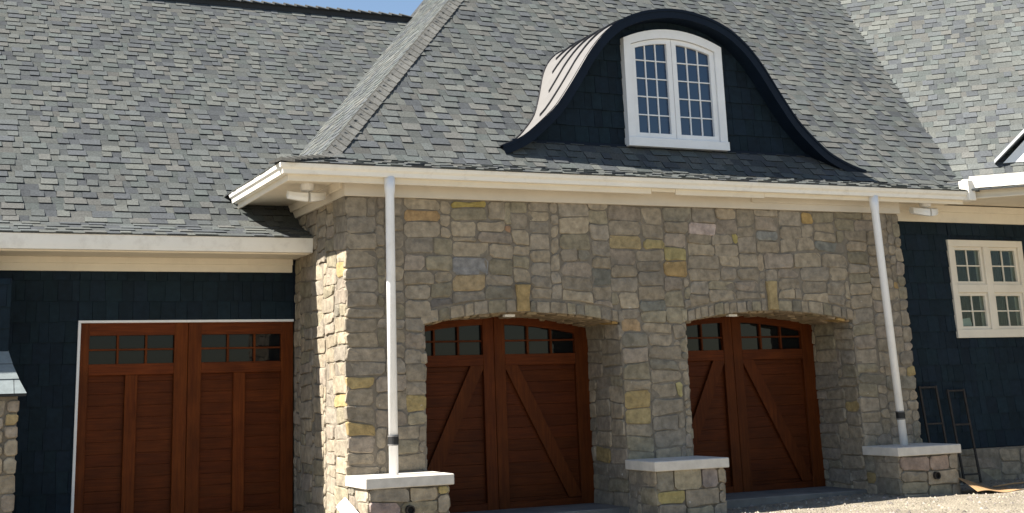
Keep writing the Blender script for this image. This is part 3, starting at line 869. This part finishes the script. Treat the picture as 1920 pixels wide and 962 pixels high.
# flip winding of the side slope: its along-direction runs the other way
for ob in [side_roof] + list(side_roof.children):
    ob.data.flip_normals()
V, F = [], []
wd = [0, .3, WYK - WY0, 1.5, 3, 4.5, WYR - WY0]
for d in wd:
    y = WY0 + d; V += [(LX, y, zwing(y) - .008), (max(0, (zwing(y) - BS) / KF) + .3, y, zwing(y) - .008)]
F = [(2 * i, 2 * i + 1, 2 * i + 3, 2 * i + 2) for i in range(len(wd) - 1)]
zr_ = zwing(WYR); b = len(V); V += [(LX, WYR, zr_ - .01), (3.8, WYR, zr_ - .01), (3.8, WYR + 5, zr_ - 4.4), (LX, WYR + 5, zr_ - 4.4)]; F.append((b + 1, b, b + 3, b + 2))
def keep_wing(x, y, z): return not (x > XE + .2 and z < zside(x) - .04 and z > 3.99)
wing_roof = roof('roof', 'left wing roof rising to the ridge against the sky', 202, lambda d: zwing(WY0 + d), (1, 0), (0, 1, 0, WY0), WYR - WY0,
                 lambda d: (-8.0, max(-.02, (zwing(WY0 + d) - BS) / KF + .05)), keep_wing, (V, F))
# right wing
V, F = [], []
rd = [0, .5, RWK - RW0, 2, 3, 4, 5, 6.5]
def tval(w_):
    z = zright(w_); y = (z - BF) / KF if z > zfront(YE + DK) else YE + (z - ZE - .012) / .27
    return S2 * ((w_ / S2 - y) - y)
for d in rd:
    w_ = RW0 + d; V += [rp(min(tval(w_) - .2, 7.0), w_, zright(w_) - .008), rp(14, w_, zright(w_) - .008)]
F = [(2 * i, 2 * i + 1, 2 * i + 3, 2 * i + 2) for i in range(len(rd) - 1)]
def keep_right(x, y, z):
    return z > zfront(y) - .03 or S2 * (x + y) < RW0 + .5
right_roof = roof('roof', 'bright angled roof slope on the right beyond the valley', 204, lambda d: zright(RW0 + d), (S2, -S2), (S2, S2, S2 * RW0, S2 * RW0), 6.5,
                  lambda d: (max(T0 - .02 if d < .3 else 0, tval(RW0 + d) - .05), 12.5), keep_right, (V, F))

# hip and ridge caps
def cap_piece(p, q, sa, sb, half, th, c, parent, name='hip_cap'):
    """folded cap from p (lower) to q (upper); sa, sb: unit vectors down each slope"""
    p, q = Vector(p), Vector(q); up = Vector((0, 0, 1))
    V = []
    for P, t in ((p, th), (q, .004)):
        t_ = up * t
        for k in (sa * half, sa * half * .35 + up * .004, Vector((0, 0, .012)), sb * half * .35 + up * .004, sb * half): V.append(tuple(P + k + t_))
    for k in (sa * half, Vector((0, 0, 0)), sb * half): V.append(tuple(p + k - up * .006))
    F = [(i, i + 1, i + 6, i + 5) for i in range(4)] + [(10, 11, 2, 1, 0), (11, 12, 4, 3, 2), (10, 0, 5), (12, 9, 4)]
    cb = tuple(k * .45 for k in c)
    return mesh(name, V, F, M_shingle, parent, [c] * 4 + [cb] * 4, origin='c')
r = random.Random(9)
hp = []
for i in range(200):
    d = i * .03; hp.append(Vector((XE + d, YE + d, zfront(YE + d) + .012)))
acc = [0]
for a, b in zip(hp, hp[1:]): acc.append(acc[-1] + (b - a).length)
def hip_at(s):
    for i in range(len(acc) - 1):
        if acc[i] <= s <= acc[i + 1]: return hp[i].lerp(hp[i + 1], (s - acc[i]) / (acc[i + 1] - acc[i]))
    return hp[-1]
s = .02
while s < acc[-1] - .4:
    p, q = hip_at(s), hip_at(s + .19)
    f = (q.z - p.z) / max(1e-4, (q.x - p.x)); f = min(f, 1.04)
    sa = Vector((-.0, 1, 0)).normalized(); sb = Vector((1, 0, 0))
    # each wing lies on its own slope, running level away from the hip and a little down
    wl = Vector((-.45, .55, -.45 * f)).normalized(); wr = Vector((.55, -.45, -.45 * f)).normalized()
    kk = r.uniform(.9, 1.2); cap_piece(p, q, wl, wr, .17, .026, (.135 * kk, .133 * kk, .122 * kk), main_roof); s += .145
# ridge vent and caps on the left wing
V, F = bevbox(LX, 3.62, WYR - .10, WYR + .10, zr_ - .08, zr_ + .045, .01)
vent = mesh('ridge_vent', V, F, M_deck, wing_roof)
x = -3.0
while x < 3.55:
    kk = r.uniform(.85, 1.15)
    cap_piece((x, WYR, zr_ + .075), (x + .26, WYR, zr_ + .06), Vector((0, -.93, -.36)), Vector((0, .93, -.36)), .15, .03, (.09 * kk, .093 * kk, .09 * kk), wing_roof, 'ridge_cap'); x += .2
# metal valley strip showing dark where wing roof runs under the soffit is left to the light

# ---------- eyebrow dormer
dorm = part_empty('dormer', house, 'eyebrow dormer with navy shingled face and curved metal roof')
NX = 72; xsd = [DXC - 2.80 + 5.93 * i / NX for i in range(NX + 1)]
def yint(z): return max(DYA, (z - BF) / KF)
V, F = [], []
for x in xsd:
    z = zdorm(x); ye = max(yint(z) + .03, DYA + .03)
    V += [(x, DYA + (ye - DYA) * j / 6, z) for j in range(7)]
for i in range(NX):
    for j in range(6): F.append((i * 7 + j, (i + 1) * 7 + j, (i + 1) * 7 + j + 1, i * 7 + j + 1))
mesh('dormer_roof', V, F, M_metal, dorm, smooth=True)
# front band: fascia and curved soffit
def offset(x, t):
    e = .01; s_ = (zdorm(min(x + e, DXC + 3.24)) - zdorm(max(x - e, DXC - 3.24))) / (2 * e); L = math.hypot(1, s_)
    return x + t * s_ / L, zdorm(x) - t / L
V, F = [], []
for x in xsd:
    t = .12
    xo, zo = offset(x, t); zlow = BF + KF * DYA - .01
    xo = min(max(xo, DXC - 2.80), DXC + 3.13)
    z = zdorm(x)
    zo = max(min(zo, z - .01), min(zlow, z - .01))
    V += [(x, DYA - .012, z + .014), (x, DYA - .012, z - .025), (x, DYA, z - .026), (xo, DYA, zo), (xo, DYF + .05, zo), (x, DYA + .05, z + .014)]
for i in range(NX):
    for j in range(5): F.append((i * 6 + j, (i + 1) * 6 + j, (i + 1) * 6 + j + 1, i * 6 + j + 1)[::-1])
mesh('fascia', V, F, M_navy, dorm)
# seams and the flashing line
for y in (.86, 1.2, 1.54, 1.88, 2.22):
    pts = [(x, y, zdorm(x) + .012) for x in xsd if yint(zdorm(x)) - .22 > y]
    if len(pts) > 4:
        V, F = [], []
        for (x, yy, z) in pts: V += [(x, yy - .014, z - .012), (x, yy - .010, z + .024), (x, yy + .010, z + .024), (x, yy + .014, z - .012)]
        for i in range(len(pts) - 1):
            for j in range(3): F.append((i * 4 + j, i * 4 + 4 + j, i * 4 + 5 + j, i * 4 + 1 + j))
        F += [(0, 1, 2, 3), tuple(len(V) - 4 + q for q in (3, 2, 1, 0))]
        mesh('seam', V, F, M_seam, dorm)  # near-black colour paints the seam's shadow line onto the metal
V, F = tube([(x, yint(zdorm(x)) + .005, max(zdorm(x), zfront(yint(zdorm(x)))) + .012) for x in xsd], .014, 6)
mesh('flashing', V, F, M_seam, dorm)
# face
V, F = [], []
zb = zfront(DYF) - .05
for x in xsd: V += [(x, DYF, zb), (x, DYF, max(zb + .001, zdorm(x) - .03))]
F = [(2 * i, 2 * i + 2, 2 * i + 3, 2 * i + 1) for i in range(NX)]
face = mesh('face', V, F, M_navy, dorm)
siding(130, face, (Vector((0, DYF, 0)), X_, Z_, -Y_), DXC - 2.6, DXC + 2.6, 4.70, 6.6, 4.70, .24, clip=lambda a: zdorm(a) - .06, wid=(.11, .23), limit=200)
V, F = bevbox(DXC - 2.55, DXC + 2.55, DYF - .05, DYF, zfront(DYF) - .05, 4.705, .004); mesh('base_flashing', V, F, M_navy, dorm)

# dormer window with its segmental head
win = part_empty('dormer_window', house, 'white arched pair of dormer casements with grid panes')
wx0, wx1, wzb, wzs, wzt = 4.295, 5.925, 4.70, 6.205, 6.40
wc = (wx0 + wx1) / 2 - .02
def whead(x, drop): return (wzt - drop) - (wzt - wzs) * ((x - wc) / (wx1 - wc)) ** 2 * (1 - .25 * drop)
def head_bar(name, x0, x1, d0, d1, y0, y1, parent, m=M_white, n=14):
    V, F = [], []
    for i in range(n + 1):
        x = x0 + (x1 - x0) * i / n; zt_, zb_ = whead(x, d0), whead(x, d1)
        V += [(x, y0, zb_), (x, y0, zt_), (x, y1, zt_), (x, y1, zb_)]
    for i in range(n):
        for j in range(4): F.append((i * 4 + j, i * 4 + (j + 1) % 4, i * 4 + 4 + (j + 1) % 4, i * 4 + 4 + j)[::-1])
    F += [(0, 1, 2, 3), tuple(n * 4 + q for q in (3, 2, 1, 0))]
    return mesh(name, V, F, m, parent)
def slant_bar(name, x0, x1, z0, d, y0, y1, parent, m=M_white):
    poly = [(x0, y0, z0), (x1, y0, z0), (x1, y0, whead(x1, d)), (x0, y0, whead(x0, d))]
    V, F = tri_prism(poly, (0, y1 - y0, 0)); return mesh(name, V, F, m, parent, origin='c')
ya, yb = DYF - .115, DYF + .01
fw = .115
head_bar('casing', wx0, wx1, 0, .13, ya, yb, win)
slant_bar('casing', wx0, wx0 + fw, wzb + .1, .128, ya + .001, yb, win); slant_bar('casing', wx1 - fw, wx1, wzb + .1, .128, ya + .001, yb, win)
box('sill', wx0 - .012, wx1 + .012, ya - .02, yb, wzb - .02, wzb + .105, M_white, win, .004)
for a, b in ((wx0 + fw + .004, wc - .004), (wc + .004, wx1 - fw - .004)):
    sw = .075; y0, y1 = ya + .03, yb; z0 = wzb + .11
    head_bar('sash', a, b, .138, .205, y0, y1, win, n=8)
    slant_bar('sash', a, a + sw, z0 + .07, .203, y0 + .001, y1, win); slant_bar('sash', b - sw, b, z0 + .07, .203, y0 + .001, y1, win)
    box('sash', a, b, y0, y1, z0, z0 + .072, M_white, win, .003)
    pa, pb, pz = a + sw, b - sw, z0 + .072; rows, cols = 5, 3; hh = .262
    zz = [pz + hh * i for i in range(rows)]
    xx = [pa + (pb - pa) * i / cols for i in range(cols + 1)]
    for i in range(rows):
        for k in range(cols):
            p, q = xx[k], xx[k + 1]; zt0 = zz[i + 1] if i < rows - 1 else whead(p, .2); zt1 = zz[i + 1] if i < rows - 1 else whead(q, .2)
            V, F = tri_prism([(p, y0 + .045, zz[i]), (q, y0 + .045, zz[i]), (q, y0 + .045, zt1), (p, y0 + .045, zt0)], (0, .006, 0))
            mesh('pane', V, F, M_glassd, win, origin='c')
    for k in range(1, cols): slant_bar('muntin', xx[k] - .008, xx[k] + .008, pz, .2, y0 + .025, y0 + .05, win)
    for i in range(1, rows): box('muntin', pa, pb, y0 + .026, y0 + .049, zz[i] - .008, zz[i] + .008, M_white, win, .002)

# four-sash window in the right wall
win4 = part_empty('window', house, 'white window of four square sashes in the navy wall')
ya, yb = YB - .05, YB + .12
ew = .10; xm, zm = (WX0 + WX1) / 2, (WZ0_ + WZ1_) / 2
box('casing', WX0, WX1, ya, yb, WZ1_ - ew, WZ1_, M_cream, win4, .004); box('casing', WX0, WX1, ya, yb, WZ0_, WZ0_ + ew + .02, M_cream, win4, .004)
box('casing', WX0, WX0 + ew, ya + .002, yb, WZ0_ + ew + .02, WZ1_ - ew, M_cream, win4, .004); box('casing', WX1 - ew, WX1, ya + .002, yb, WZ0_ + ew + .02, WZ1_ - ew, M_cream, win4, .004)
box('mullion', xm - .062, xm + .062, ya + .003, yb, WZ0_ + ew + .02, WZ1_ - ew, M_cream, win4, .004)
for xa, xb in ((WX0 + ew, xm - .062), (xm + .062, WX1 - ew)):
    box('mullion', xa, xb, ya + .004, yb, zm - .06, zm + .06, M_cream, win4, .004)
    for za, zb in ((WZ0_ + ew + .02, zm - .06), (zm + .06, WZ1_ - ew)):
        sw = .046; y0, y1 = ya + .03, yb - .02
        box('sash', xa, xb, y0, y1, za, za + sw, M_cream, win4, .003); box('sash', xa, xb, y0, y1, zb - sw, zb, M_cream, win4, .003)
        box('sash', xa, xa + sw, y0 + .001, y1, za + sw, zb - sw, M_cream, win4, .003); box('sash', xb - sw, xb, y0 + .001, y1, za + sw, zb - sw, M_cream, win4, .003)
        mx_, mz_ = (xa + xb) / 2, (za + zb) / 2
        for p, q in ((xa + sw, mx_), (mx_, xb - sw)):
            for s_, t_ in ((za + sw, mz_), (mz_, zb - sw)):
                V, F = tri_prism([(p, y0 + .04, s_), (q, y0 + .04, s_), (q, y0 + .04, t_), (p, y0 + .04, t_)], (0, .005, 0)); mesh('pane', V, F, M_clear, win4, origin='c')
        box('muntin', mx_ - .009, mx_ + .009, y0 + .025, y0 + .05, za + sw, zb - sw, M_cream, win4, .002)
        box('muntin', xa + sw, xb - sw, y0 + .026, y0 + .049, mz_ - .009, mz_ + .009, M_cream, win4, .002)
        # curtain hanging behind the right half of each sash
        V, F = [], []
        for i in range(13):
            x = mx_ + .03 + (xb - mx_) * i / 12; V += [(x, YB + .30 + .02 * math.sin(i * 1.9), za), (x, YB + .30 + .02 * math.sin(i * 1.9), zb)]
        F = [(2 * i, 2 * i + 2, 2 * i + 3, 2 * i + 1) for i in range(12)]
        mesh('curtain', V, F, M_curtain, win4, smooth=True)
V = boxv(WX0 - .4, WX1 + .4, YB + .06, YB + 2.2, 1.2, 3.9)
mesh('dark_room', V, [f for i, f in enumerate(BOXF) if i != 2], M_black, win4)
pp_ = thing('paper_notice', 'pale paper propped inside the lower left sash of the navy-wall window', 'paper', (9.75, YB + .12, 2.2))
V, F = tri_prism([(-.16, 0, -.02), (.12, .01, -.02), (.13, .05, .10), (-.15, .04, .07)], (0, .004, 0)); mesh('sheet', V, F, M_paper, pp_)

# ---------- small gable on the right roof
gb_ = part_empty('gable', house, 'white gable with a shingled rake cutting the right edge')
def rpt(px, py, w_):                                        # point on the vertical plane w = w_
    d = MR @ Vector(((px - PPX) / FPX, -(py - PPY) / FPX, -1)); t = (w_ - S2 * (CAM.x + CAM.y)) / (S2 * (d.x + d.y)); p = CAM + d * t
    return S2 * (p.x - p.y), p.z
M_rake = plain_mat('grey_rake', (.42, .43, .44), .7)
GW = 7.55
tg, zg = rpt(1880, 300, GW); tg2, zg2 = rpt(1920, 258, GW)
sg = (zg2 - zg) / (tg2 - tg); hwg = 1.7
V, F = tri_prism([rp(tg, GW, zg - .05), rp(tg + 2 * hwg, GW, zg - .05), rp(tg + hwg, GW, zg + sg * hwg)], (S2 * 2.5, S2 * 2.5, 0)); mesh('gable_wall', V, F, M_white, gb_)
for s_ in (0, 1):
    a = tg - .12 if s_ == 0 else tg + 2 * hwg + .12; za = zg - .12 * sg
    m = tg + hwg; zt2 = zg + sg * hwg
    o_ = .06
    poly = [rp(a, GW - .10, za + o_), rp(m, GW - .10, zt2 + o_), rp(m, GW - .10, zt2 + o_ + .05), rp(a, GW - .10, za + o_ + .05)]
    V, F = tri_prism(poly, (S2 * 2.4, S2 * 2.4, 0)); mesh('rake', V, F, M_rake, gb_)

# ---------- flared bay at the far left
bay = part_empty('bay', house, 'projecting bay at the left edge with pale flared shingle skirt over stone')
bx1, by = -3.59, 1.33
def fo(o): return o * 2.2 + .06 * math.sin(min(1, o / .2) * math.pi)
V, F = bevbox(-6.5, bx1, by, D + .1, 1.5, 2.88, .004); up = mesh('upper_wall', V, F, M_navy, bay)
siding(140, up, (Vector((0, by, 0)), X_, Z_, -Y_), -6.5, bx1, 2.06, 2.875, 2.06, .25, limit=30)
prof_s = [(0, 2.07), (.035, 1.95), (.085, 1.80), (.15, 1.68), (.20, 1.585)]
rows_s = [(2.07, 1.915), (1.915, 1.745), (1.745, 1.585)]
def sk_off(z):
    for (o0, z0), (o1, z1) in zip(prof_s, prof_s[1:]):
        if z1 <= z <= z0: return o0 + (o1 - o0) * (z0 - z) / (z0 - z1)
    return prof_s[-1][0] if z < 1.6 else 0
V, F = [], []
for o, z in prof_s: V += [(-6.5, by - fo(o), z), (bx1 + o * .9, by - fo(o), z), (bx1 + o * .9, D, z)]
for i in range(len(prof_s) - 1):
    for j in range(2): F.append((i * 3 + j, i * 3 + 3 + j, i * 3 + 4 + j, i * 3 + 1 + j))
V += [(-6.5, by - .44, 1.56), (bx1 + .18, by - .44, 1.56), (bx1 + .18, D, 1.56), (-6.5, D, 1.56)]; b = len(V) - 4
F += [(b - 3, b, b + 1, b - 2), (b - 2, b + 1, b + 2, b - 1), (b, b + 3, b + 2, b + 1)]
skirt = mesh('skirt', V, F, M_deck, bay)
r = random.Random(3); M_skirt = tint_mat('pale_slate_shingle', .8, 14, .85, 1.12, 3, .9, 1.1, .3, .004, 80, .3)
for i, (zt_, zb_) in enumerate(rows_s):
    x = -6.5 + .13 * (i % 2)
    ot, ob_ = sk_off(zt_), sk_off(zb_)
    while x < bx1 + .25:
        x1 = x + r.uniform(.2, .3); lim_t, lim_b = bx1 + ot * .9, bx1 + ob_ * .9
        p, q = x + .004, x1 - .004; x = x1
        if p > lim_b - .02: break
        qb, qt = min(q, lim_b), min(q, lim_t)
        if q > lim_b - .06: qb, qt = lim_b, lim_t; x = 99
        if qt < p + .01: qt = p + .01
        V = [(p, by - fo(ob_) - .014, zb_ + .004), (qb, by - fo(ob_) - .014, zb_ + .004), (qt, by - fo(ot) - .006, zt_), (p, by - fo(ot) - .006, zt_), (p, by - fo(ob_) + .004, zb_ + .004), (qb, by - fo(ob_) + .004, zb_ + .004)]
        kk = r.uniform(.88, 1.1)
        mesh('skirt_shingle', V, [(0, 1, 2, 3), (4, 5, 1, 0), (5, 2, 1), (4, 0, 3)], M_skirt, bay, (.185 * kk, .21 * kk, .212 * kk), origin='c')
V, F = bevbox(-6.5, bx1 + .10, by - .33, D + .1, -.5, 1.565, .01)
bst = mesh('stone_base', V, F, M_mortar, bay)
it = wall_items(151, (Vector((0, by - .33, 0)), X_, Z_, -Y_), lines(-6.5, bx1 + .12), lines(-.2, 1.55), depth=(.01, .04), jit=.01, tints=[(-3.53, 1.25, YELLOW[0]), (-3.7, .75, GREYS[7])])
# stones of the bay are its own pieces, not a fourth level
bst.parent = bay
for V, F, c, a in it:
    mesh('stone', V, F, M_stone, bay, tuple(k * 1.1 for k in c), origin='c')

# ---------- downspouts
def downspout(xt, xb, y, z0, z1, zc_):
    lab = 'white downspout on the nearer pier cap, its lower part sunlit' if xt < 2 else 'white downspout on the far pier cap, leaning and shaded'
    f = lambda z: xb + (xt - xb) * (z - z0) / (z1 - z0)
    V, F = tube([(f(z), y, z) for z in (z0, z1 - .22, z1 - .16, z1)], [.053, .053, .062, .066], 20)
    d = mesh('downspout', V, F, M_pvc, house, smooth=False, label=lab)
    d.data.polygons.foreach_set('use_smooth', [len(p.vertices) == 4 for p in d.data.polygons])
    V, F = tube([(f(zc_ - .055), y, zc_ - .055), (f(zc_ + .055), y, zc_ + .055)], .061, 20); mesh('rubber_coupling', V, F, M_dark, d)
    for k in (-.047, .047):
        V, F = tube([(f(zc_ + k), y, zc_ + k - .007), (f(zc_ + k), y, zc_ + k + .007)], .0635, 20); mesh('clamp_band', V, F, M_metal, d)
downspout(.429, .429, -.30, ZC, 3.945, .95)
downspout(7.615, 7.715, -.30, ZC, 3.945, .97)

# ---------- things that are not the house
def light_fixture(loc, label, s=1.0):
    t = thing('security_light', label, 'lamp', loc, 'security lights under the eaves')
    V, F = tube([(0, 0, 0), (0, 0, -.03), (0, 0, -.075), (0, 0, -.085)], [.085, .085, .08, .05], 20); mesh('mount', V, F, M_white, t)
    V, F = tube([(0, 0, -.07), (0, -.02, -.15)], .02, 10); mesh('arm', V, F, M_white, t)
    for sd in (-1, 1):
        V, F = [], []
        N = 8
        for i in range(N + 1):
            a = i / N; x = sd * (.015 + .215 * a); yy = -.06 + .10 * a * a; h = .062 - .012 * a; zc_ = -.155 + .035 * a * a
            V += [(x, yy - .035, zc_ - h), (x, yy - .045, zc_ - h * .3), (x, yy - .04, zc_ + h * .6), (x, yy + .03, zc_ + h), (x, yy + .06, zc_), (x, yy + .03, zc_ - h)]
        for i in range(N):
            for j in range(6):
                f = (i * 6 + j, i * 6 + (j + 1) % 6, i * 6 + 6 + (j + 1) % 6, i * 6 + 6 + j); F.append(f if sd < 0 else f[::-1])
        F += [tuple(range(6)), tuple(N * 6 + q for q in range(6))[::-1]]
        mesh('lamp_head', V, F, M_white, t, smooth=False)
    return t
light_fixture((-.36, .42, 3.94), 'white twin-head security light under the left corner eave')
light_fixture((8.80, -.02, 3.94), 'white security light under the eave above the navy wall')

# offcut of white trim leaning at the corner, and a lump of rubble beside it
t = thing('trim_offcut', 'white trim offcut leaning against the pier at the stone corner', 'board', (-.02, -.62, gz(0, -.6)))
bt, tp = Vector((.02, -.42, 0)), Vector((-.15, .38, .43))
ax = (tp - bt).normalized(); wd_ = ax.cross(Vector((-.75, -.2, .62))).normalized() * .07; nn = ax.cross(wd_).normalized() * .012
V = [tuple(p + sw * wd_ + sn * nn) for p in (bt, tp) for sw, sn in ((-1, -1), (1, -1), (1, 1), (-1, 1))]
mesh('board', V, BOXF, M_white, t)
def lump(name, loc, sx, sy, sz, seed, c, parent=None):
    rr = random.Random(seed); V, F = [], []; NU, NV = 12, 7
    for j in range(NV + 1):
        th = math.pi * j / NV
        for i in range(NU):
            ph = 2 * math.pi * i / NU; k = rr.uniform(.78, 1.14)
            V.append((sx * k * math.sin(th) * math.cos(ph), sy * k * math.sin(th) * math.sin(ph), sz * (k * math.cos(th) + .55)))
    for j in range(NV):
        for i in range(NU):
            F.append((j * NU + i, (j + 1) * NU + i, (j + 1) * NU + (i + 1) % NU, j * NU + (i + 1) % NU))
    o = mesh(name, V, F, M_rock, parent, c); o.location = loc; return o
for k, (x, y, a, b_, c_) in enumerate(((-.17, -.12, .17, .17, .155), (-.10, .30, .12, .15, .12), (-.42, .10, .13, .12, .10))):
    o = lump('rubble_stone', (x, y, gz(x, y) - .02), a, b_, c_, 5 + k, (.42, .37, .28))
    o['label'] = ['largest rubble stone at the foot of the sunlit stone corner', 'rubble stone against the foot of the stone return wall', 'small rubble stone lying out from the stone corner'][k]
    o['category'] = 'stone'; o['group'] = 'rubble stones at the corner'
# cardboard sheet curling up on the ground
t = thing('cardboard_sheet', 'curled brown cardboard sheet on the gravel by the far pier', 'cardboard', (8.62, -.78, gz(8.6, -.8) + .01))
V, F = [], []
N = 14
for i in range(N + 1):
    a = i / N; x = -.42 + .84 * a; lift = .20 * (1 - a) ** 1.6 * (1 if a < .98 else .9) + .025 * math.sin(a * 7)
    for j in range(5):
        b_ = j / 4; V.append((x + .05 * b_, -.26 + .46 * b_, .01 + lift * (.15 + .85 * b_) + .012 * math.sin(a * 9 + b_ * 3)))
m_ = len(V)
V += [(x, y, z - .006) for x, y, z in V]
for i in range(N):
    for j in range(4):
        q = i * 5 + j; F.append((q, q + 5, q + 6, q + 1)); F.append((m_ + q, m_ + q + 1, m_ + q + 6, m_ + q + 5))
for i in range(N): F.append((i * 5, m_ + i * 5, m_ + i * 5 + 5, i * 5 + 5)); F.append((i * 5 + 4, i * 5 + 9, m_ + i * 5 + 9, m_ + i * 5 + 4))
for j in range(4): F.append((j, j + 1, m_ + j + 1, m_ + j)); F.append((N * 5 + j, m_ + N * 5 + j, m_ + N * 5 + j + 1, N * 5 + j + 1))
mesh('sheet', V, F, M_card, t)
t2 = thing('stick', 'thin pale stick lying on the gravel beyond the cardboard', 'stick', (9.3, -.55, gz(9.3, -.55) + .02))
V, F = tube([(-.35, 0, .0), (0, .02, .02), (.5, -.02, .03)], .012, 6); mesh('rod', V, F, M_card, t2)
# rusty steel frames leaning against the navy wall
for k, (x, lab) in enumerate(((8.72, 'rusty steel frame leaning on the navy wall next to the stone'), (9.22, 'rusty steel frame leaning on the navy wall, second from the stone'))):
    t = thing('steel_frame', lab, 'frame', (x, YB - .20, gz(x, .1)), 'steel frames leaning on the navy wall')
    h = 1.36 - .07 * k - gz(x, .1) * .5; wf = .30
    for xx in (-wf / 2, wf / 2):
        V, F = bevbox(xx - .016, xx + .016, -.012, .012, 0, h, .003); o = mesh('upright', V, F, M_rust, t); o.rotation_euler = (R(-6), 0, 0)
    for zz in (.12, h * .62, h - .02):
        V, F = bevbox(-wf / 2 + .017, wf / 2 - .017, -.010, .010, zz - .012, zz + .012, .002); o = mesh('crossbar', V, F, M_rust, t); o.rotation_euler = (R(-6), 0, 0)
